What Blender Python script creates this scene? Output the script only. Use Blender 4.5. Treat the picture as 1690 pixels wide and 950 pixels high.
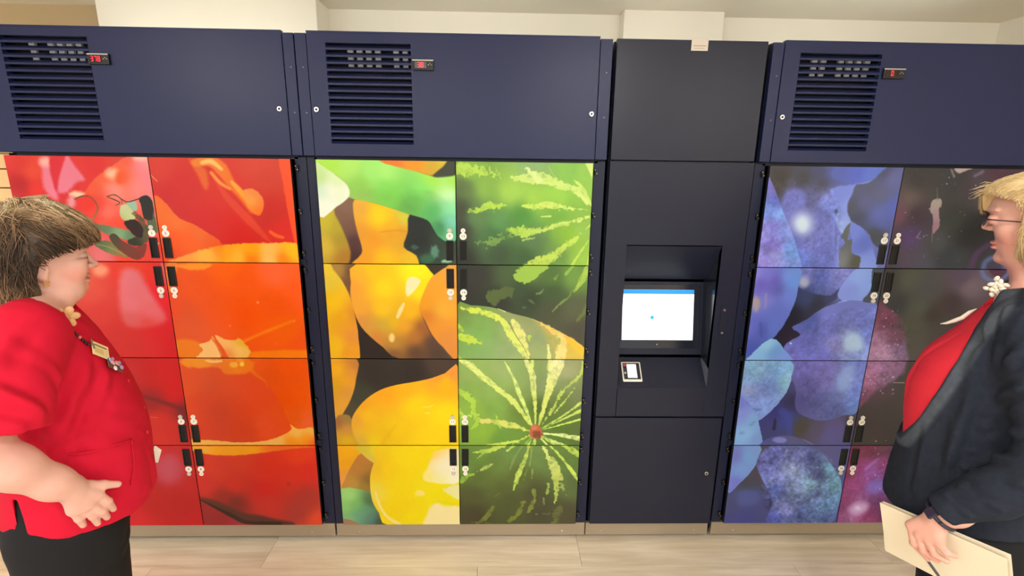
import bpy, bmesh, math, random
import numpy as np
from mathutils import Vector, Matrix

# ------------------------------------------------------------------ camera, world, lights, exposure
SC = bpy.context.scene
for o in list(bpy.data.objects):
    bpy.data.objects.remove(o)
COL = SC.collection

CAM = np.array([0.0, -1.9976, 1.72])
F_PX = 820.386
PITCH, ROLL, YAW = 0.235456, 0.0136063, 0.0251289

def cam_axes():
    cy, sy = math.cos(YAW), math.sin(YAW); cp, sp = math.cos(PITCH), math.sin(PITCH)
    fw = np.array([sy*cp, cy*cp, -sp]); r = np.array([cy, -sy, 0.0]); u = np.cross(r, fw)
    cr, sr = math.cos(ROLL), math.sin(ROLL)
    return np.array([cr*r + sr*u, -sr*r + cr*u, fw])
AX = cam_axes()
cd = bpy.data.cameras.new('camera'); cam = bpy.data.objects.new('camera', cd); COL.objects.link(cam)
cd.sensor_width = 36.0; cd.lens = 36.0*F_PX/1690.0; cd.clip_start = 0.02
m4 = Matrix.Identity(4)
for i in range(3):
    m4[i][0], m4[i][1], m4[i][2], m4[i][3] = AX[0][i], AX[1][i], -AX[2][i], CAM[i]
cam.matrix_world = m4
SC.camera = cam

world = bpy.data.worlds.new('world'); SC.world = world; world.use_nodes = True
world.node_tree.nodes['Background'].inputs[0].default_value = (1.0, 0.99, 0.97, 1)
world.node_tree.nodes['Background'].inputs[1].default_value = 1.15

SC.view_settings.view_transform = 'Standard'
SC.view_settings.look = 'None'
SC.view_settings.gamma = 1.0
SC.view_settings.use_curve_mapping = False
SC.view_settings.exposure = 0.0
CEIL = 2.48
LAMP_SPOTS = [(-2.1, -2.1), (0.68, -2.1), (3.3, -1.8), (-2.1, -4.0), (0.68, -4.0), (3.3, -4.0), (-0.7, -3.0), (2.0, -3.0)]
LAMP_S = 60.0     # the drum lights' own shells give the light (see the ceiling lights below)
STRIP_S = 6.5
# ------------------------------------------------------------------ helpers
def lin(c):
    return tuple((v/12.92 if v <= 0.04045 else ((v+0.055)/1.055)**2.4) for v in [x/255.0 for x in c])

def mat(name, col, rough=0.5, metal=0.0, spec=0.5, noise=None, bump=None, emit=None, coat=0.0, sss=0.0, attr=None):
    m = bpy.data.materials.new(name); m.use_nodes = True
    nt = m.node_tree; b = nt.nodes['Principled BSDF']
    c = lin(col) + (1,)
    b.inputs['Base Color'].default_value = c
    b.inputs['Roughness'].default_value = rough
    b.inputs['Metallic'].default_value = metal
    b.inputs['Specular IOR Level'].default_value = spec
    b.inputs['Coat Weight'].default_value = coat
    if sss:
        b.inputs['Subsurface Weight'].default_value = sss
        b.inputs['Subsurface Radius'].default_value = (0.012, 0.005, 0.003)
        b.inputs['Subsurface Scale'].default_value = 1.0
    tc = nt.nodes.new('ShaderNodeTexCoord')
    src = None
    if attr:
        a = nt.nodes.new('ShaderNodeAttribute'); a.attribute_name = attr; src = a.outputs['Color']
        nt.links.new(src, b.inputs['Base Color'])
    if noise:
        sc, amt = noise[0], noise[1]
        n = nt.nodes.new('ShaderNodeTexNoise'); n.inputs['Scale'].default_value = sc; n.inputs['Detail'].default_value = 4
        if len(noise) > 2:
            mp = nt.nodes.new('ShaderNodeMapping'); mp.inputs['Scale'].default_value = noise[2]
            nt.links.new(tc.outputs['Object'], mp.inputs[0]); nt.links.new(mp.outputs[0], n.inputs['Vector'])
        else:
            nt.links.new(tc.outputs['Object'], n.inputs['Vector'])
        r = nt.nodes.new('ShaderNodeMapRange'); r.inputs['To Min'].default_value = 1-amt; r.inputs['To Max'].default_value = 1+amt
        nt.links.new(n.outputs['Fac'], r.inputs['Value'])
        mx = nt.nodes.new('ShaderNodeMix'); mx.data_type = 'RGBA'; mx.blend_type = 'MULTIPLY'; mx.inputs[0].default_value = 1
        if src: nt.links.new(src, mx.inputs[6])
        else: mx.inputs[6].default_value = c
        nt.links.new(r.outputs[0], mx.inputs[7]); nt.links.new(mx.outputs[2], b.inputs['Base Color'])
    if bump:
        n = nt.nodes.new('ShaderNodeTexNoise'); n.inputs['Scale'].default_value = bump[0]; n.inputs['Detail'].default_value = 3
        nt.links.new(tc.outputs['Object'], n.inputs['Vector'])
        bp = nt.nodes.new('ShaderNodeBump'); bp.inputs['Strength'].default_value = bump[1]; bp.inputs['Distance'].default_value = bump[2]
        nt.links.new(n.outputs['Fac'], bp.inputs['Height']); nt.links.new(bp.outputs[0], b.inputs['Normal'])
    if emit:
        b.inputs['Emission Color'].default_value = lin(emit[0]) + (1,)
        b.inputs['Emission Strength'].default_value = emit[1]
    return m

class MB:
    """collects shapes into one mesh; every face keeps a material slot number"""
    def __init__(s): s.bm = bmesh.new(); s.uv = None
    def box(s, x0, x1, y0, y1, z0, z1, mi=0, bev=0.0):
        vs = [s.bm.verts.new(p) for p in ((x0,y0,z0),(x1,y0,z0),(x1,y1,z0),(x0,y1,z0),(x0,y0,z1),(x1,y0,z1),(x1,y1,z1),(x0,y1,z1))]
        fs = [s.bm.faces.new([vs[i] for i in q]) for q in ((3,2,1,0),(4,5,6,7),(0,1,5,4),(1,2,6,5),(2,3,7,6),(3,0,4,7))]
        for f in fs: f.material_index = mi
        if bev > 0:
            es = list({e for f in fs for e in f.edges})
            r = bmesh.ops.bevel(s.bm, geom=es, offset=bev, segments=2, affect='EDGES', profile=0.5)
            for f in r['faces']: f.material_index = mi
        return s
    def poly(s, pts, mi=0):
        f = s.bm.faces.new([s.bm.verts.new(p) for p in pts]); f.material_index = mi; return f
    def prism(s, pts, d, mi=0):
        """closed polygon pts (3-D) extruded by vector d"""
        a = [s.bm.verts.new(p) for p in pts]; b = [s.bm.verts.new((p[0]+d[0], p[1]+d[1], p[2]+d[2])) for p in pts]
        n = len(pts)
        fs = [s.bm.faces.new(a), s.bm.faces.new(b[::-1])]
        for i in range(n): fs.append(s.bm.faces.new((a[i], b[i], b[(i+1)%n], a[(i+1)%n])))
        for f in fs: f.material_index = mi
        bmesh.ops.recalc_face_normals(s.bm, faces=fs)
        return s
    def cyl(s, c, r, h, axis='y', n=20, mi=0, r2=None):
        r2 = r if r2 is None else r2
        a, b = [], []
        for i in range(n):
            t = 2*math.pi*i/n; cs, sn = math.cos(t), math.sin(t)
            for L, rr, hh in ((a, r, 0), (b, r2, h)):
                if axis == 'y': p = (c[0]+rr*cs, c[1]+hh, c[2]+rr*sn)
                elif axis == 'z': p = (c[0]+rr*cs, c[1]+rr*sn, c[2]+hh)
                else: p = (c[0]+hh, c[1]+rr*cs, c[2]+rr*sn)
                L.append(s.bm.verts.new(p))
        fs = [s.bm.faces.new(a), s.bm.faces.new(b[::-1])]
        for i in range(n):
            f = s.bm.faces.new((a[i], a[(i+1)%n], b[(i+1)%n], b[i])); f.smooth = True; fs.append(f)
        for f in fs: f.material_index = mi
        bmesh.ops.recalc_face_normals(s.bm, faces=fs)
        return s
    def tube(s, pts, rad, n=8, mi=0):
        """tube along pts with radius (or list of radii)"""
        P = [Vector(p) for p in pts]; R = rad if hasattr(rad, '__len__') else [rad]*len(P)
        rings = []; up = Vector((0.3, 0.2, 1)).normalized()
        for i, p in enumerate(P):
            t = (P[min(i+1, len(P)-1)] - P[max(i-1, 0)]).normalized()
            a = t.cross(up)
            if a.length < 1e-4: a = t.cross(Vector((1, 0, 0)))
            a.normalize(); b = t.cross(a)
            rings.append([s.bm.verts.new(p + a*(R[i]*math.cos(2*math.pi*k/n)) + b*(R[i]*math.sin(2*math.pi*k/n))) for k in range(n)])
        fs = []
        for i in range(len(P)-1):
            for k in range(n):
                f = s.bm.faces.new((rings[i][k], rings[i][(k+1)%n], rings[i+1][(k+1)%n], rings[i+1][k])); f.smooth = True; fs.append(f)
        fs.append(s.bm.faces.new(rings[0])); fs.append(s.bm.faces.new(rings[-1][::-1]))
        for f in fs: f.material_index = mi
        bmesh.ops.recalc_face_normals(s.bm, faces=fs)
        return s
    def ball(s, c, r, mi=0, sc=(1,1,1), u=16, v=10):
        M = Matrix.Translation(c) @ Matrix.Diagonal((r*sc[0], r*sc[1], r*sc[2], 1))
        g = bmesh.ops.create_uvsphere(s.bm, u_segments=u, v_segments=v, radius=1, matrix=M)
        for f in {f for vv in g['verts'] for f in vv.link_faces}: f.material_index = mi; f.smooth = True
        return s
    def text(s, body, size, M, mi=0, depth=0.0003):
        cu = bpy.data.curves.new('t', 'FONT'); cu.body = body; cu.size = size; cu.align_x = 'CENTER'; cu.align_y = 'CENTER'
        cu.extrude = depth; cu.resolution_u = 2
        o = bpy.data.objects.new('t', cu); COL.objects.link(o)
        me = bpy.data.meshes.new_from_object(o.evaluated_get(bpy.context.evaluated_depsgraph_get()))
        me.transform(M)
        for p in me.polygons: p.material_index = mi
        k = len(s.bm.faces); s.bm.from_mesh(me); s.bm.faces.ensure_lookup_table()
        for f in s.bm.faces[k:]: f.material_index = mi
        bpy.data.objects.remove(o); bpy.data.curves.remove(cu); bpy.data.meshes.remove(me)
        return s
    def build(s, name, mats, parent=None, loc=None):
        me = bpy.data.meshes.new(name); s.bm.to_mesh(me); s.bm.free()
        for m in (mats if isinstance(mats, (list, tuple)) else [mats]): me.materials.append(m)
        o = bpy.data.objects.new(name, me); COL.objects.link(o)
        if parent: o.parent = parent
        if loc is not None: o.location = loc
        return o

def empty(name, loc=(0,0,0)):
    o = bpy.data.objects.new(name, None); o.location = loc; o.empty_display_size = 0.1; COL.objects.link(o); return o
def tag(o, label=None, cat=None, group=None, kind=None):
    if label: o['label'] = label
    if cat: o['category'] = cat
    if group: o['group'] = group
    if kind: o['kind'] = kind
    return o
def dup(o, parent, name=None, loc=None):
    c = o.copy(); COL.objects.link(c); c.parent = parent
    if loc is not None: c.location = loc
    return c

def px_ray(x, y):
    """photo pixel -> world direction; used only to read positions off the photograph"""
    x = np.asarray(x, float); y = np.asarray(y, float)
    return ((x-845)/F_PX)[..., None]*AX[0] - ((y-475)/F_PX)[..., None]*AX[1] + AX[2]
def at_y(x, y, Y):
    d = px_ray(x, y); t = (Y-CAM[1])/d[..., 1]
    return CAM + t[..., None]*d
# ------------------------------------------------------------------ the printed fruit pictures (flat print), painted procedurally
PW, PH = 1.0817, 1.64          # a cabinet's picture: two doors wide, four high
TX, TZ = 640, 970
Z_TOP = 1.7463

def vnoise2(w, h, cells, seed):
    rs = np.random.RandomState(seed); g = rs.rand(int(cells*h/w)+3, cells+3)
    yy = np.linspace(0, g.shape[0]-2.001, h); xx = np.linspace(0, g.shape[1]-2.001, w)
    yi, xi = yy.astype(int), xx.astype(int); fy, fx = yy-yi, xx-xi
    fy, fx = fy*fy*(3-2*fy), fx*fx*(3-2*fx)
    a = g[np.ix_(yi, xi)]; b = g[np.ix_(yi, xi+1)]; c = g[np.ix_(yi+1, xi)]; d = g[np.ix_(yi+1, xi+1)]
    fx = fx[None]; fy = fy[:, None]
    return (a*(1-fx)+b*fx)*(1-fy) + (c*(1-fx)+d*fx)*fy
def fbm2(cells, seed, octv=4):
    r = 0; a = 1; t = 0
    for k in range(octv):
        r = r + a*vnoise2(TX, TZ, cells*2**k, seed+k); t += a; a *= 0.55
    return r/t*2-1

class Paint:
    def __init__(s, x0, seed, dj=0):
        s.dj = dj; s.x0 = x0; s.img = np.zeros((TZ, TX, 3), np.float32) + 0.2
        s.u = (np.arange(TX)+0.5)/TX*PW; s.v = (np.arange(TZ)+0.5)/TZ*PH
        s.U, s.V = np.meshgrid(s.u, s.v)
        s.nj = 0.75*fbm2(44, seed, 4)+0.75*fbm2(110, seed+5, 3); s.nc = fbm2(9, seed+11, 5); s.nf = fbm2(60, seed+23, 3)
        s.crop(0, 0, 1)
    def crop(s, ox, oy, k, clip=None):
        s.o = (ox, oy, k); s.clip = clip
    def T(s, pts):
        p = np.array([q[:2] for q in pts], float)
        w = at_y(s.o[0]+p[:, 0]/s.o[2], s.o[1]+p[:, 1]/s.o[2], 0.0)
        return np.stack([w[:, 0]-s.x0, Z_TOP-w[:, 2]], 1)
    def S(s): return 0.0023/s.o[2]
    def box(s, lo, hi, m):
        c = s.clip or (0, PW, 0, PH)
        a = np.searchsorted(s.u, max(lo[0]-m, c[0])); b = np.searchsorted(s.u, min(hi[0]+m, c[1]))
        e = np.searchsorted(s.v, max(lo[1]-m, c[2])); f = np.searchsorted(s.v, min(hi[1]+m, c[3]))
        return slice(e, f), slice(a, b)
    def cols(s, cs, U, V, p=1.7):
        """cs: colour, or list of (x, y, r, g, b) samples blended by distance"""
        if not hasattr(cs[0], '__len__'): return np.array(cs, np.float32)/255.0
        P = s.T(cs); num = 0; den = 0
        for (a, b), c in zip(P, cs):
            w = 1.0/(((U-a)**2+(V-b)**2+6e-4)**p)
            num = num + w[..., None]*np.array(c[2:5], np.float32)/255.0; den = den + w
        return num/den[..., None]
    def put(s, sl, al, c):
        s.img[sl] = s.img[sl]*(1-al[..., None]) + c*al[..., None]
    def base(s, cs):
        c = s.clip or (0, PW, 0, PH)
        sl = s.box((c[0], c[2]), (c[1], c[3]), 0)
        s.img[sl] = s.cols(cs, s.U[sl], s.V[sl])
    def poly(s, pts, cs, soft=3, jag=0, al=1.0, smooth=True, jf=None):
        P = s.T(pts); jag = jag or s.dj
        if smooth and len(P) > 3:
            n = len(P); Q = []
            for i in range(n):
                p0, p1, p2, p3 = P[i-1], P[i], P[(i+1) % n], P[(i+2) % n]
                for t in (0, .33, .66):
                    Q.append(0.5*((2*p1)+(-p0+p2)*t+(2*p0-5*p1+4*p2-p3)*t*t+(-p0+3*p1-3*p2+p3)*t**3))
            P = np.array(Q)
        k = s.S(); soft = max(soft*k, 0.0012); m = soft+jag*k*1.5
        sl = s.box(P.min(0), P.max(0), m); U, V = s.U[sl], s.V[sl]
        if U.size == 0: return
        d = np.full(U.shape, 1e9); ins = np.zeros(U.shape, bool)
        for i in range(len(P)):
            a, b = P[i-1], P[i]; e = b-a; L = e@e+1e-12
            h = np.clip(((U-a[0])*e[0]+(V-a[1])*e[1])/L, 0, 1)
            d = np.minimum(d, (U-a[0]-h*e[0])**2+(V-a[1]-h*e[1])**2)
            if a[1] != b[1]:
                ins ^= ((a[1] > V) != (b[1] > V)) & (U < (b[0]-a[0])*(V-a[1])/(b[1]-a[1])+a[0])
        sd = np.sqrt(d)*np.where(ins, -1, 1)
        if jag: sd = sd + jag*k*(jf if jf is not None else s.nj)[sl]
        t = np.clip(0.5-sd/(2*soft), 0, 1); s.put(sl, t*t*(3-2*t)*al, s.cols(cs, U, V))
    def stroke(s, pts, w, c, soft=3, jag=0, al=1.0, c2=None):
        """pts with a width each; colour runs from c to c2 along it"""
        P = s.T(pts); k = s.S(); W = np.array(w if hasattr(w, '__len__') else [w]*len(P), float)*k/2
        if len(P) > 2:
            Q, WW = [], []
            for i in range(len(P)-1):
                p0, p1, p2, p3 = P[max(i-1, 0)], P[i], P[i+1], P[min(i+2, len(P)-1)]
                for t in (0, .25, .5, .75):
                    Q.append(0.5*((2*p1)+(-p0+p2)*t+(2*p0-5*p1+4*p2-p3)*t*t+(-p0+3*p1-3*p2+p3)*t**3)); WW.append(W[i]*(1-t)+W[i+1]*t)
            Q.append(P[-1]); WW.append(W[-1]); P, W = np.array(Q), np.array(WW)
        soft = max(soft*k, 0.001); m = W.max()+soft+jag*k*1.5
        sl = s.box(P.min(0), P.max(0), m); U, V = s.U[sl], s.V[sl]
        if U.size == 0: return
        best = np.full(U.shape, 1e9); par = np.zeros(U.shape)
        for i in range(len(P)-1):
            a, b = P[i], P[i+1]; e = b-a; L = e@e+1e-12
            h = np.clip(((U-a[0])*e[0]+(V-a[1])*e[1])/L, 0, 1)
            d = np.sqrt((U-a[0]-h*e[0])**2+(V-a[1]-h*e[1])**2)-(W[i]*(1-h)+W[i+1]*h)
            q = d < best; best = np.where(q, d, best); par = np.where(q, (i+h)/(len(P)-1), par)
        sd = best + (jag*k*s.nj[sl] if jag else 0)
        t = np.clip(0.5-sd/(2*soft), 0, 1)
        if jag >= 10: t = t*np.clip(0.86+0.55*s.nf[sl]+0.25*s.nj[sl], 0.25, 1)
        ca = np.array(c, np.float32)/255; cb = np.array(c2, np.float32)/255 if c2 else ca
        s.put(sl, t*t*(3-2*t)*al, ca*(1-par[..., None])+cb*par[..., None])
    def blob(s, x, y, rx, ry, c, soft=None, al=1.0, jag=0):
        s.poly([(x+rx*math.cos(t), y+ry*math.sin(t)) for t in np.linspace(0, 2*math.pi, 11)[:-1]], c, soft if soft is not None else min(rx, ry)*0.8, jag, al)
    def mottle(s, pts, amt, cells='c', soft=20):
        """multiply by cloudy noise inside a polygon"""
        keep = s.img.copy(); s.poly(pts, (255, 255, 255), soft)
        msk = (s.img-keep).sum(2)/np.maximum((1-keep).sum(2), 1e-3); s.img = keep
        n = s.nc if cells == 'c' else (s.nf if cells == 'f' else 0.6*s.nc+0.7*s.nj)
        s.img = np.clip(s.img*(1+amt*msk[..., None]*n[..., None]), 0, 1)
    def specks(s, x0, y0, x1, y1, n, c, rmax=3, seed=1):
        rs = np.random.RandomState(seed)
        for _ in range(n):
            x, y = rs.uniform(x0, x1), rs.uniform(y0, y1); r = rmax*rs.uniform(.35, 1)**1.5
            s.blob(x, y, r*5.0, r*rs.uniform(3.0, 6), c, soft=r*3.5, al=rs.uniform(.3, .85))

DW, DH = PW/2, PH/4
def door_clip(c, r): return (c*DW, (c+1)*DW, r*DH, (r+1)*DH)

def paint_tomato():
    p = Paint(-1.8936, 5, 6)
    p.crop(0, 245, 4.748, door_clip(0, 0))
    p.base([(40,80,214,52,50),(170,120,205,45,35),(240,170,222,72,45),(160,280,172,22,25),(100,380,188,40,45),(290,330,222,45,35),(600,150,212,50,48),(750,120,210,45,45),(900,100,208,60,50),(450,300,205,38,45),(500,600,205,60,55),(1000,850,230,60,40),(800,850,222,110,118),(1200,800,228,60,50),(240,600,190,40,45),(600,800,215,90,95)])
    p.poly([(320,80),(388,80),(400,200),(460,390),(400,385),(340,300),(328,180)], (224,120,146), 22)
    p.blob(352, 105, 45, 38, (240,172,164), 30)
    p.poly([(510,60),(545,70),(590,140),(665,240),(600,265),(530,340),(460,345),(452,260),(480,150)], (222,120,145), 18)
    p.poly([(400,60),(505,60),(480,150),(452,250),(440,330),(410,230),(392,150)], (205,38,52), 14)
    p.poly([(660,350),(720,260),(800,190),(900,120),(1000,60),(1160,45),(1240,600),(1260,700),(1000,650),(800,600),(700,560),(600,480),(610,400)],
           [(720,300,226,88,50),(820,200,230,95,60),(1000,90,226,90,60),(1080,300,236,132,132),(900,320,236,142,132),(850,500,240,112,100),(760,440,222,60,48),(950,215,228,90,45),(1090,120,232,128,150),(1120,70,240,170,165),(1150,260,232,128,140),(900,590,230,72,50),(700,520,225,62,48),(1000,600,226,66,50),(640,440,215,50,45)], 8)
    p.blob(880, 195, 55, 42, (247,182,152), 30); p.blob(940, 225, 32, 50, (228,88,40), 26); p.blob(1100, 75, 55, 20, (243,182,172), 22)
    p.blob(605, 358, 62, 24, (240,204,170), 18); p.blob(560, 420, 34, 50, (226,142,152), 25); p.blob(680, 425, 68, 60, (222,50,38), 22)
    p.stroke([(585,398),(640,374),(700,376),(745,415),(766,470),(742,530),(715,575)], [6,9,8,10,12,12,16], (75,50,45), 3, c2=(150,120,70))
    p.poly([(735,590),(850,608),(1000,640),(1055,670),(1020,722),(900,690),(800,652)], [(800,610,90,120,85),(950,670,130,165,125),(1020,690,95,130,95)], 4)
    p.poly([(735,745),(830,722),(930,758),(1015,852),(900,832),(810,800)], [(800,750,85,105,70),(880,790,120,130,80),(960,820,150,110,60)], 4)
    p.stroke([(760,750),(860,775),(990,840)], [4,6,4], (170,160,100), 3)
    p.poly([(860,680),(900,665),(960,720),(1060,770),(1148,738),(1125,850),(1040,862),(930,790),(868,722)], [(880,690,70,65,45),(1000,780,112,58,45),(1100,800,125,50,42)], 3)
    p.poly([(1000,720),(1060,690),(1150,600),(1165,700),(1100,762),(1020,752)], [(1050,720,40,48,32),(1130,680,90,85,55)], 6, jag=12)
    p.poly([(945,450),(1000,440),(1050,500),(1062,548),(990,568),(943,530)], [(980,480,190,205,160),(1010,530,196,210,150),(960,550,170,180,120)], 4, jag=5)
    p.poly([(990,420),(1060,415),(1078,478),(1040,488)], (150,192,168), 4)
    p.poly([(972,575),(1060,555),(1122,620),(1110,700),(1050,680),(1000,625)], (46,26,22), 4)
    p.stroke([(1060,510),(1110,570),(1150,630)], [40,50,40], (80,80,50), 6, jag=18)
    p.poly([(1180,385),(1212,520),(1235,655),(1180,640),(1150,560)], [(1190,450,70,82,60),(1210,600,90,105,80)], 6)
    p.poly([(1090,395),(1130,368),(1175,380),(1197,440),(1200,545),(1165,560),(1125,540),(1105,450)], (42,42,36), 4)
    p.stroke([(838,376),(900,362),(960,402),(1005,418),(1092,392)], [7,5,8,7,8], (52,46,44), 2)
    p.stroke([(848,382),(900,402),(940,425),(905,445)], [6,9,6,5], (60,50,46), 2); p.stroke([(880,360),(940,385),(960,440)], [4,5,4], (70,60,52), 2)
    p.stroke([(1240,740),(1225,790)], 12, (190,200,170), 4)
    p.crop(240, 250, 4.873, door_clip(1, 0))
    p.base([(100,120,205,60,50),(300,250,198,46,42),(1000,200,198,62,46),(700,620,205,36,30),(200,350,196,42,42),(600,300,205,50,40),(1000,500,192,48,42),(900,100,206,66,48),(500,620,200,38,36),(1100,650,208,46,42),(50,60,205,62,48)])
    p.poly([(520,170),(600,260),(700,380),(850,520),(1010,730),(880,640),(740,500),(630,370)], (216,74,50), 14, al=.8)
    p.poly([(350,60),(480,140),(505,270),(475,300),(420,190)], (222,112,46), 20, al=.8)
    p.poly([(65,360),(180,430),(260,530),(380,580),(480,640),(620,750),(430,800),(250,880),(120,890),(95,650)], [(120,450,230,110,45),(250,560,232,115,48),(430,650,228,105,45),(200,700,236,88,22),(350,720,236,95,22),(150,820,236,70,18),(560,730,226,90,30)], 6, jag=6)
    p.poly([(1075,50),(1180,50),(1240,745),(1200,720),(1150,500),(1105,250)], (248,84,44), 10)
    p.poly([(230,900),(300,840),(450,790),(600,755),(800,738),(1000,733),(1240,745),(1250,900)], [(300,860,245,160,70),(500,830,248,180,70),(650,790,250,170,20),(850,790,246,165,15),(1000,790,246,190,95),(1000,870,245,196,110),(750,850,250,185,60),(1180,800,252,188,30),(850,870,240,120,15),(1100,870,240,130,25),(600,770,246,130,20)], 8, jag=10)
    p.stroke([(400,90),(520,75),(610,140),(690,260),(770,350),(860,470)], [60,90,110,70,70,60], (225,128,46), 16, c2=(232,105,36))
    p.stroke([(455,90),(530,80),(610,140)], [30,42,26], (249,192,108), 12); p.stroke([(530,170),(600,250),(680,300)], [26,30,20], (244,150,62), 12)
    p.stroke([(695,245),(745,300),(800,365),(850,430)], [26,44,50,40], (246,168,68), 10, c2=(248,150,30))
    p.poly([(785,310),(860,298),(930,350),(952,420),(930,505),(880,500),(820,440),(798,370)], [(870,340,222,132,66),(920,400,226,122,58),(860,400,248,180,90),(840,380,236,150,70),(900,470,238,96,30),(860,450,245,140,40)], 8)
    p.stroke([(1005,645),(1050,675),(1105,690)], [26,34,26], (228,98,46), 8)
    p.stroke([(45,190),(95,238)], 8, (226,140,100), 3)
    p.crop(130, 425, 5.43, door_clip(0, 1))
    p.base([(100,300,215,75,60),(200,500,205,52,46),(500,800,200,38,36),(300,700,200,40,40),(700,100,226,42,30),(500,60,225,56,32),(720,350,225,20,38),(820,700,210,4,28),(850,850,205,0,25),(640,800,210,28,36),(-100,300,205,60,55),(-300,500,200,45,45),(-100,800,195,35,40)])
    p.poly([(380,120),(530,115),(600,230),(700,390),(790,550),(660,620),(430,610),(365,420)], [(450,200,220,112,126),(600,330,222,108,118),(480,420,222,112,126),(650,480,222,100,112),(480,560,212,90,96),(620,590,214,66,66)], 45)
    p.blob(190, 115, 75, 55, (236,150,120), 45); p.blob(60, 180, 80, 90, (222,90,60), 60, .7)
    p.stroke([(742,50),(775,180),(800,300),(835,500)], [26,26,16,8], (214,96,104), 8)
    p.crop(270, 425, 5.43, door_clip(1, 1))
    p.base([(300,300,234,84,4),(700,500,232,80,0),(1000,150,245,102,56),(1200,300,247,92,32),(200,500,222,82,34),(1100,650,236,96,10),(250,620,224,86,36),(1250,800,236,84,20),(450,450,232,82,4),(700,200,236,88,20),(1000,400,234,86,14),(600,100,240,100,12),(100,450,228,70,20)])
    p.poly([(120,60),(420,50),(380,100),(250,110),(150,90)], (245,150,32), 14, jag=10)
    p.poly([(20,60),(130,60),(60,300),(40,260)], (240,150,60), 12, al=.7)
    p.stroke([(700,760),(850,690),(1000,630),(1170,560)], [30,26,30,16], (238,124,18), 16)
    p.poly([(110,740),(330,760),(340,880),(150,900)], (234,124,12), 22)
    p.poly([(760,850),(1000,830),(1300,830),(1300,900),(780,910)], (240,126,12), 16)
    p.poly([(290,905),(350,830),(318,778),(410,745),(440,700),(480,800),(515,870),(490,905)], [(400,800,246,194,118),(330,880,246,196,124)], 5, jag=8)
    p.poly([(455,690),(560,735),(640,738),(680,722),(775,830),(740,905),(600,905),(540,820)], [(560,770,238,184,110),(680,820,248,198,112),(560,860,232,140,60),(700,760,225,172,30)], 6, jag=8)
    p.stroke([(430,720),(480,790),(520,870)], [20,16,22], (222,120,50), 5); p.blob(845, 402, 10, 10, (250,130,90), 6); p.blob(595, 610, 9, 7, (244,120,60), 6); p.blob(1170, 568, 9, 9, (248,130,60), 5); p.blob(1005,772,9,9,(248,100,50),6)
    p.crop(190, 585, 3.275, door_clip(0, 2))
    p.base([(200,100,192,12,24),(260,100,204,2,20),(100,100,188,32,38),(320,200,204,0,18),(200,250,150,25,32),(230,360,202,38,34),(300,400,200,35,34),(390,320,120,26,38),(-50,200,180,30,38),(-50,420,190,35,38),(240,450,205,42,38)])
    p.stroke([(120,215),(200,238),(290,268),(385,300)], [10,22,28,30], (108,22,28), 16, al=.8)
    p.stroke([(190,338),(230,340)], 5, (225,90,80), 4)
    p.crop(190, 585, 3.275, door_clip(0, 3))
    p.base([(290,600,186,58,78),(200,800,186,28,32),(380,800,180,25,28),(450,700,186,30,34),(120,900,206,32,44),(450,900,190,25,32),(250,520,196,34,38),(60,700,180,35,40),(400,560,190,36,40)])
    p.blob(290, 615, 65, 75, (192,82,104), 60, .8)
    p.crop(295, 585, 6.13, door_clip(1, 2))
    p.base([(700,400,222,70,20),(250,250,220,78,34),(500,300,222,74,24),(650,550,216,62,2),(200,450,214,64,26),(400,600,206,60,24),(650,750,212,58,4),(900,700,222,76,32),(300,750,208,60,28),(150,350,220,78,24),(800,350,222,72,26),(1000,600,222,76,22)])
    p.poly([(660,50),(1330,50),(1380,750),(1210,752),(1130,705),(1060,560),(960,380),(865,260),(740,165)], [(800,120,230,86,16),(1100,100,235,84,6),(1200,400,230,86,2),(1200,650,226,88,12),(900,220,222,80,10),(1100,450,226,78,0),(1300,700,230,96,50)], 6)
    p.stroke([(690,110),(790,210),(865,262),(900,330)], [60,36,18,6], (230,108,8), 10)
    p.poly([(30,40),(700,40),(730,170),(600,200),(460,190),(400,130),(100,130)], [(100,90,236,140,20),(250,80,238,150,30),(400,110,232,120,30),(560,140,236,130,8),(660,170,232,118,4),(500,160,232,120,8)], 20, jag=14)
    p.stroke([(270,60),(350,70),(430,65)], [20,40,30], (246,194,120), 6, jag=8); p.blob(560, 100, 45, 30, (240,176,56), 12, jag=8); p.blob(640, 92, 26, 26, (246,200,80), 10); p.blob(620, 60, 40, 20, (240,150,20), 8)
    p.poly([(130,855),(250,862),(400,868),(560,886),(800,880),(950,850),(1080,800),(1142,752),(1128,705),(1210,752),(1375,742),(1400,940),(130,940)], [(300,890,236,178,80),(700,910,238,184,92),(1000,880,236,180,90),(1200,790,238,188,90),(1330,770,236,180,80),(1290,850,240,150,18),(1150,900,238,140,20),(1370,900,234,90,44)], 5)
    p.crop(310, 730, 6.55, door_clip(1, 3))
    p.base([(800,300,208,45,25),(300,300,206,54,34),(1200,150,222,64,30),(800,520,202,30,28),(1300,600,172,52,45),(850,650,196,50,42),(1400,850,222,72,42),(600,200,210,55,28),(200,450,200,44,40),(1100,350,210,48,32),(500,450,202,44,28),(1200,750,165,55,48),(500,650,120,40,36),(400,600,150,40,34),(1300,300,212,44,34)])
    p.poly([(40,40),(1400,40),(1200,60),(1000,85),(800,112),(500,140),(190,122)], [(300,90,236,156,10),(600,100,240,160,8),(1000,60,230,110,30),(180,60,236,170,60)], 12)
    p.stroke([(140,600),(300,660),(460,740),(600,800),(760,820),(930,855),(1130,880)], [20,90,110,110,110,90,60], (84,48,38), 34, c2=(70,46,42), al=.9)
    p.poly([(130,650),(300,730),(480,822),(640,895),(150,900)], [(350,830,145,38,42),(200,720,150,40,44),(520,870,160,44,60)], 12)
    p.stroke([(140,620),(300,700),(480,790),(640,860),(1000,875)], [20,40,60,60,50], (54,36,26), 14)
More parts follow.
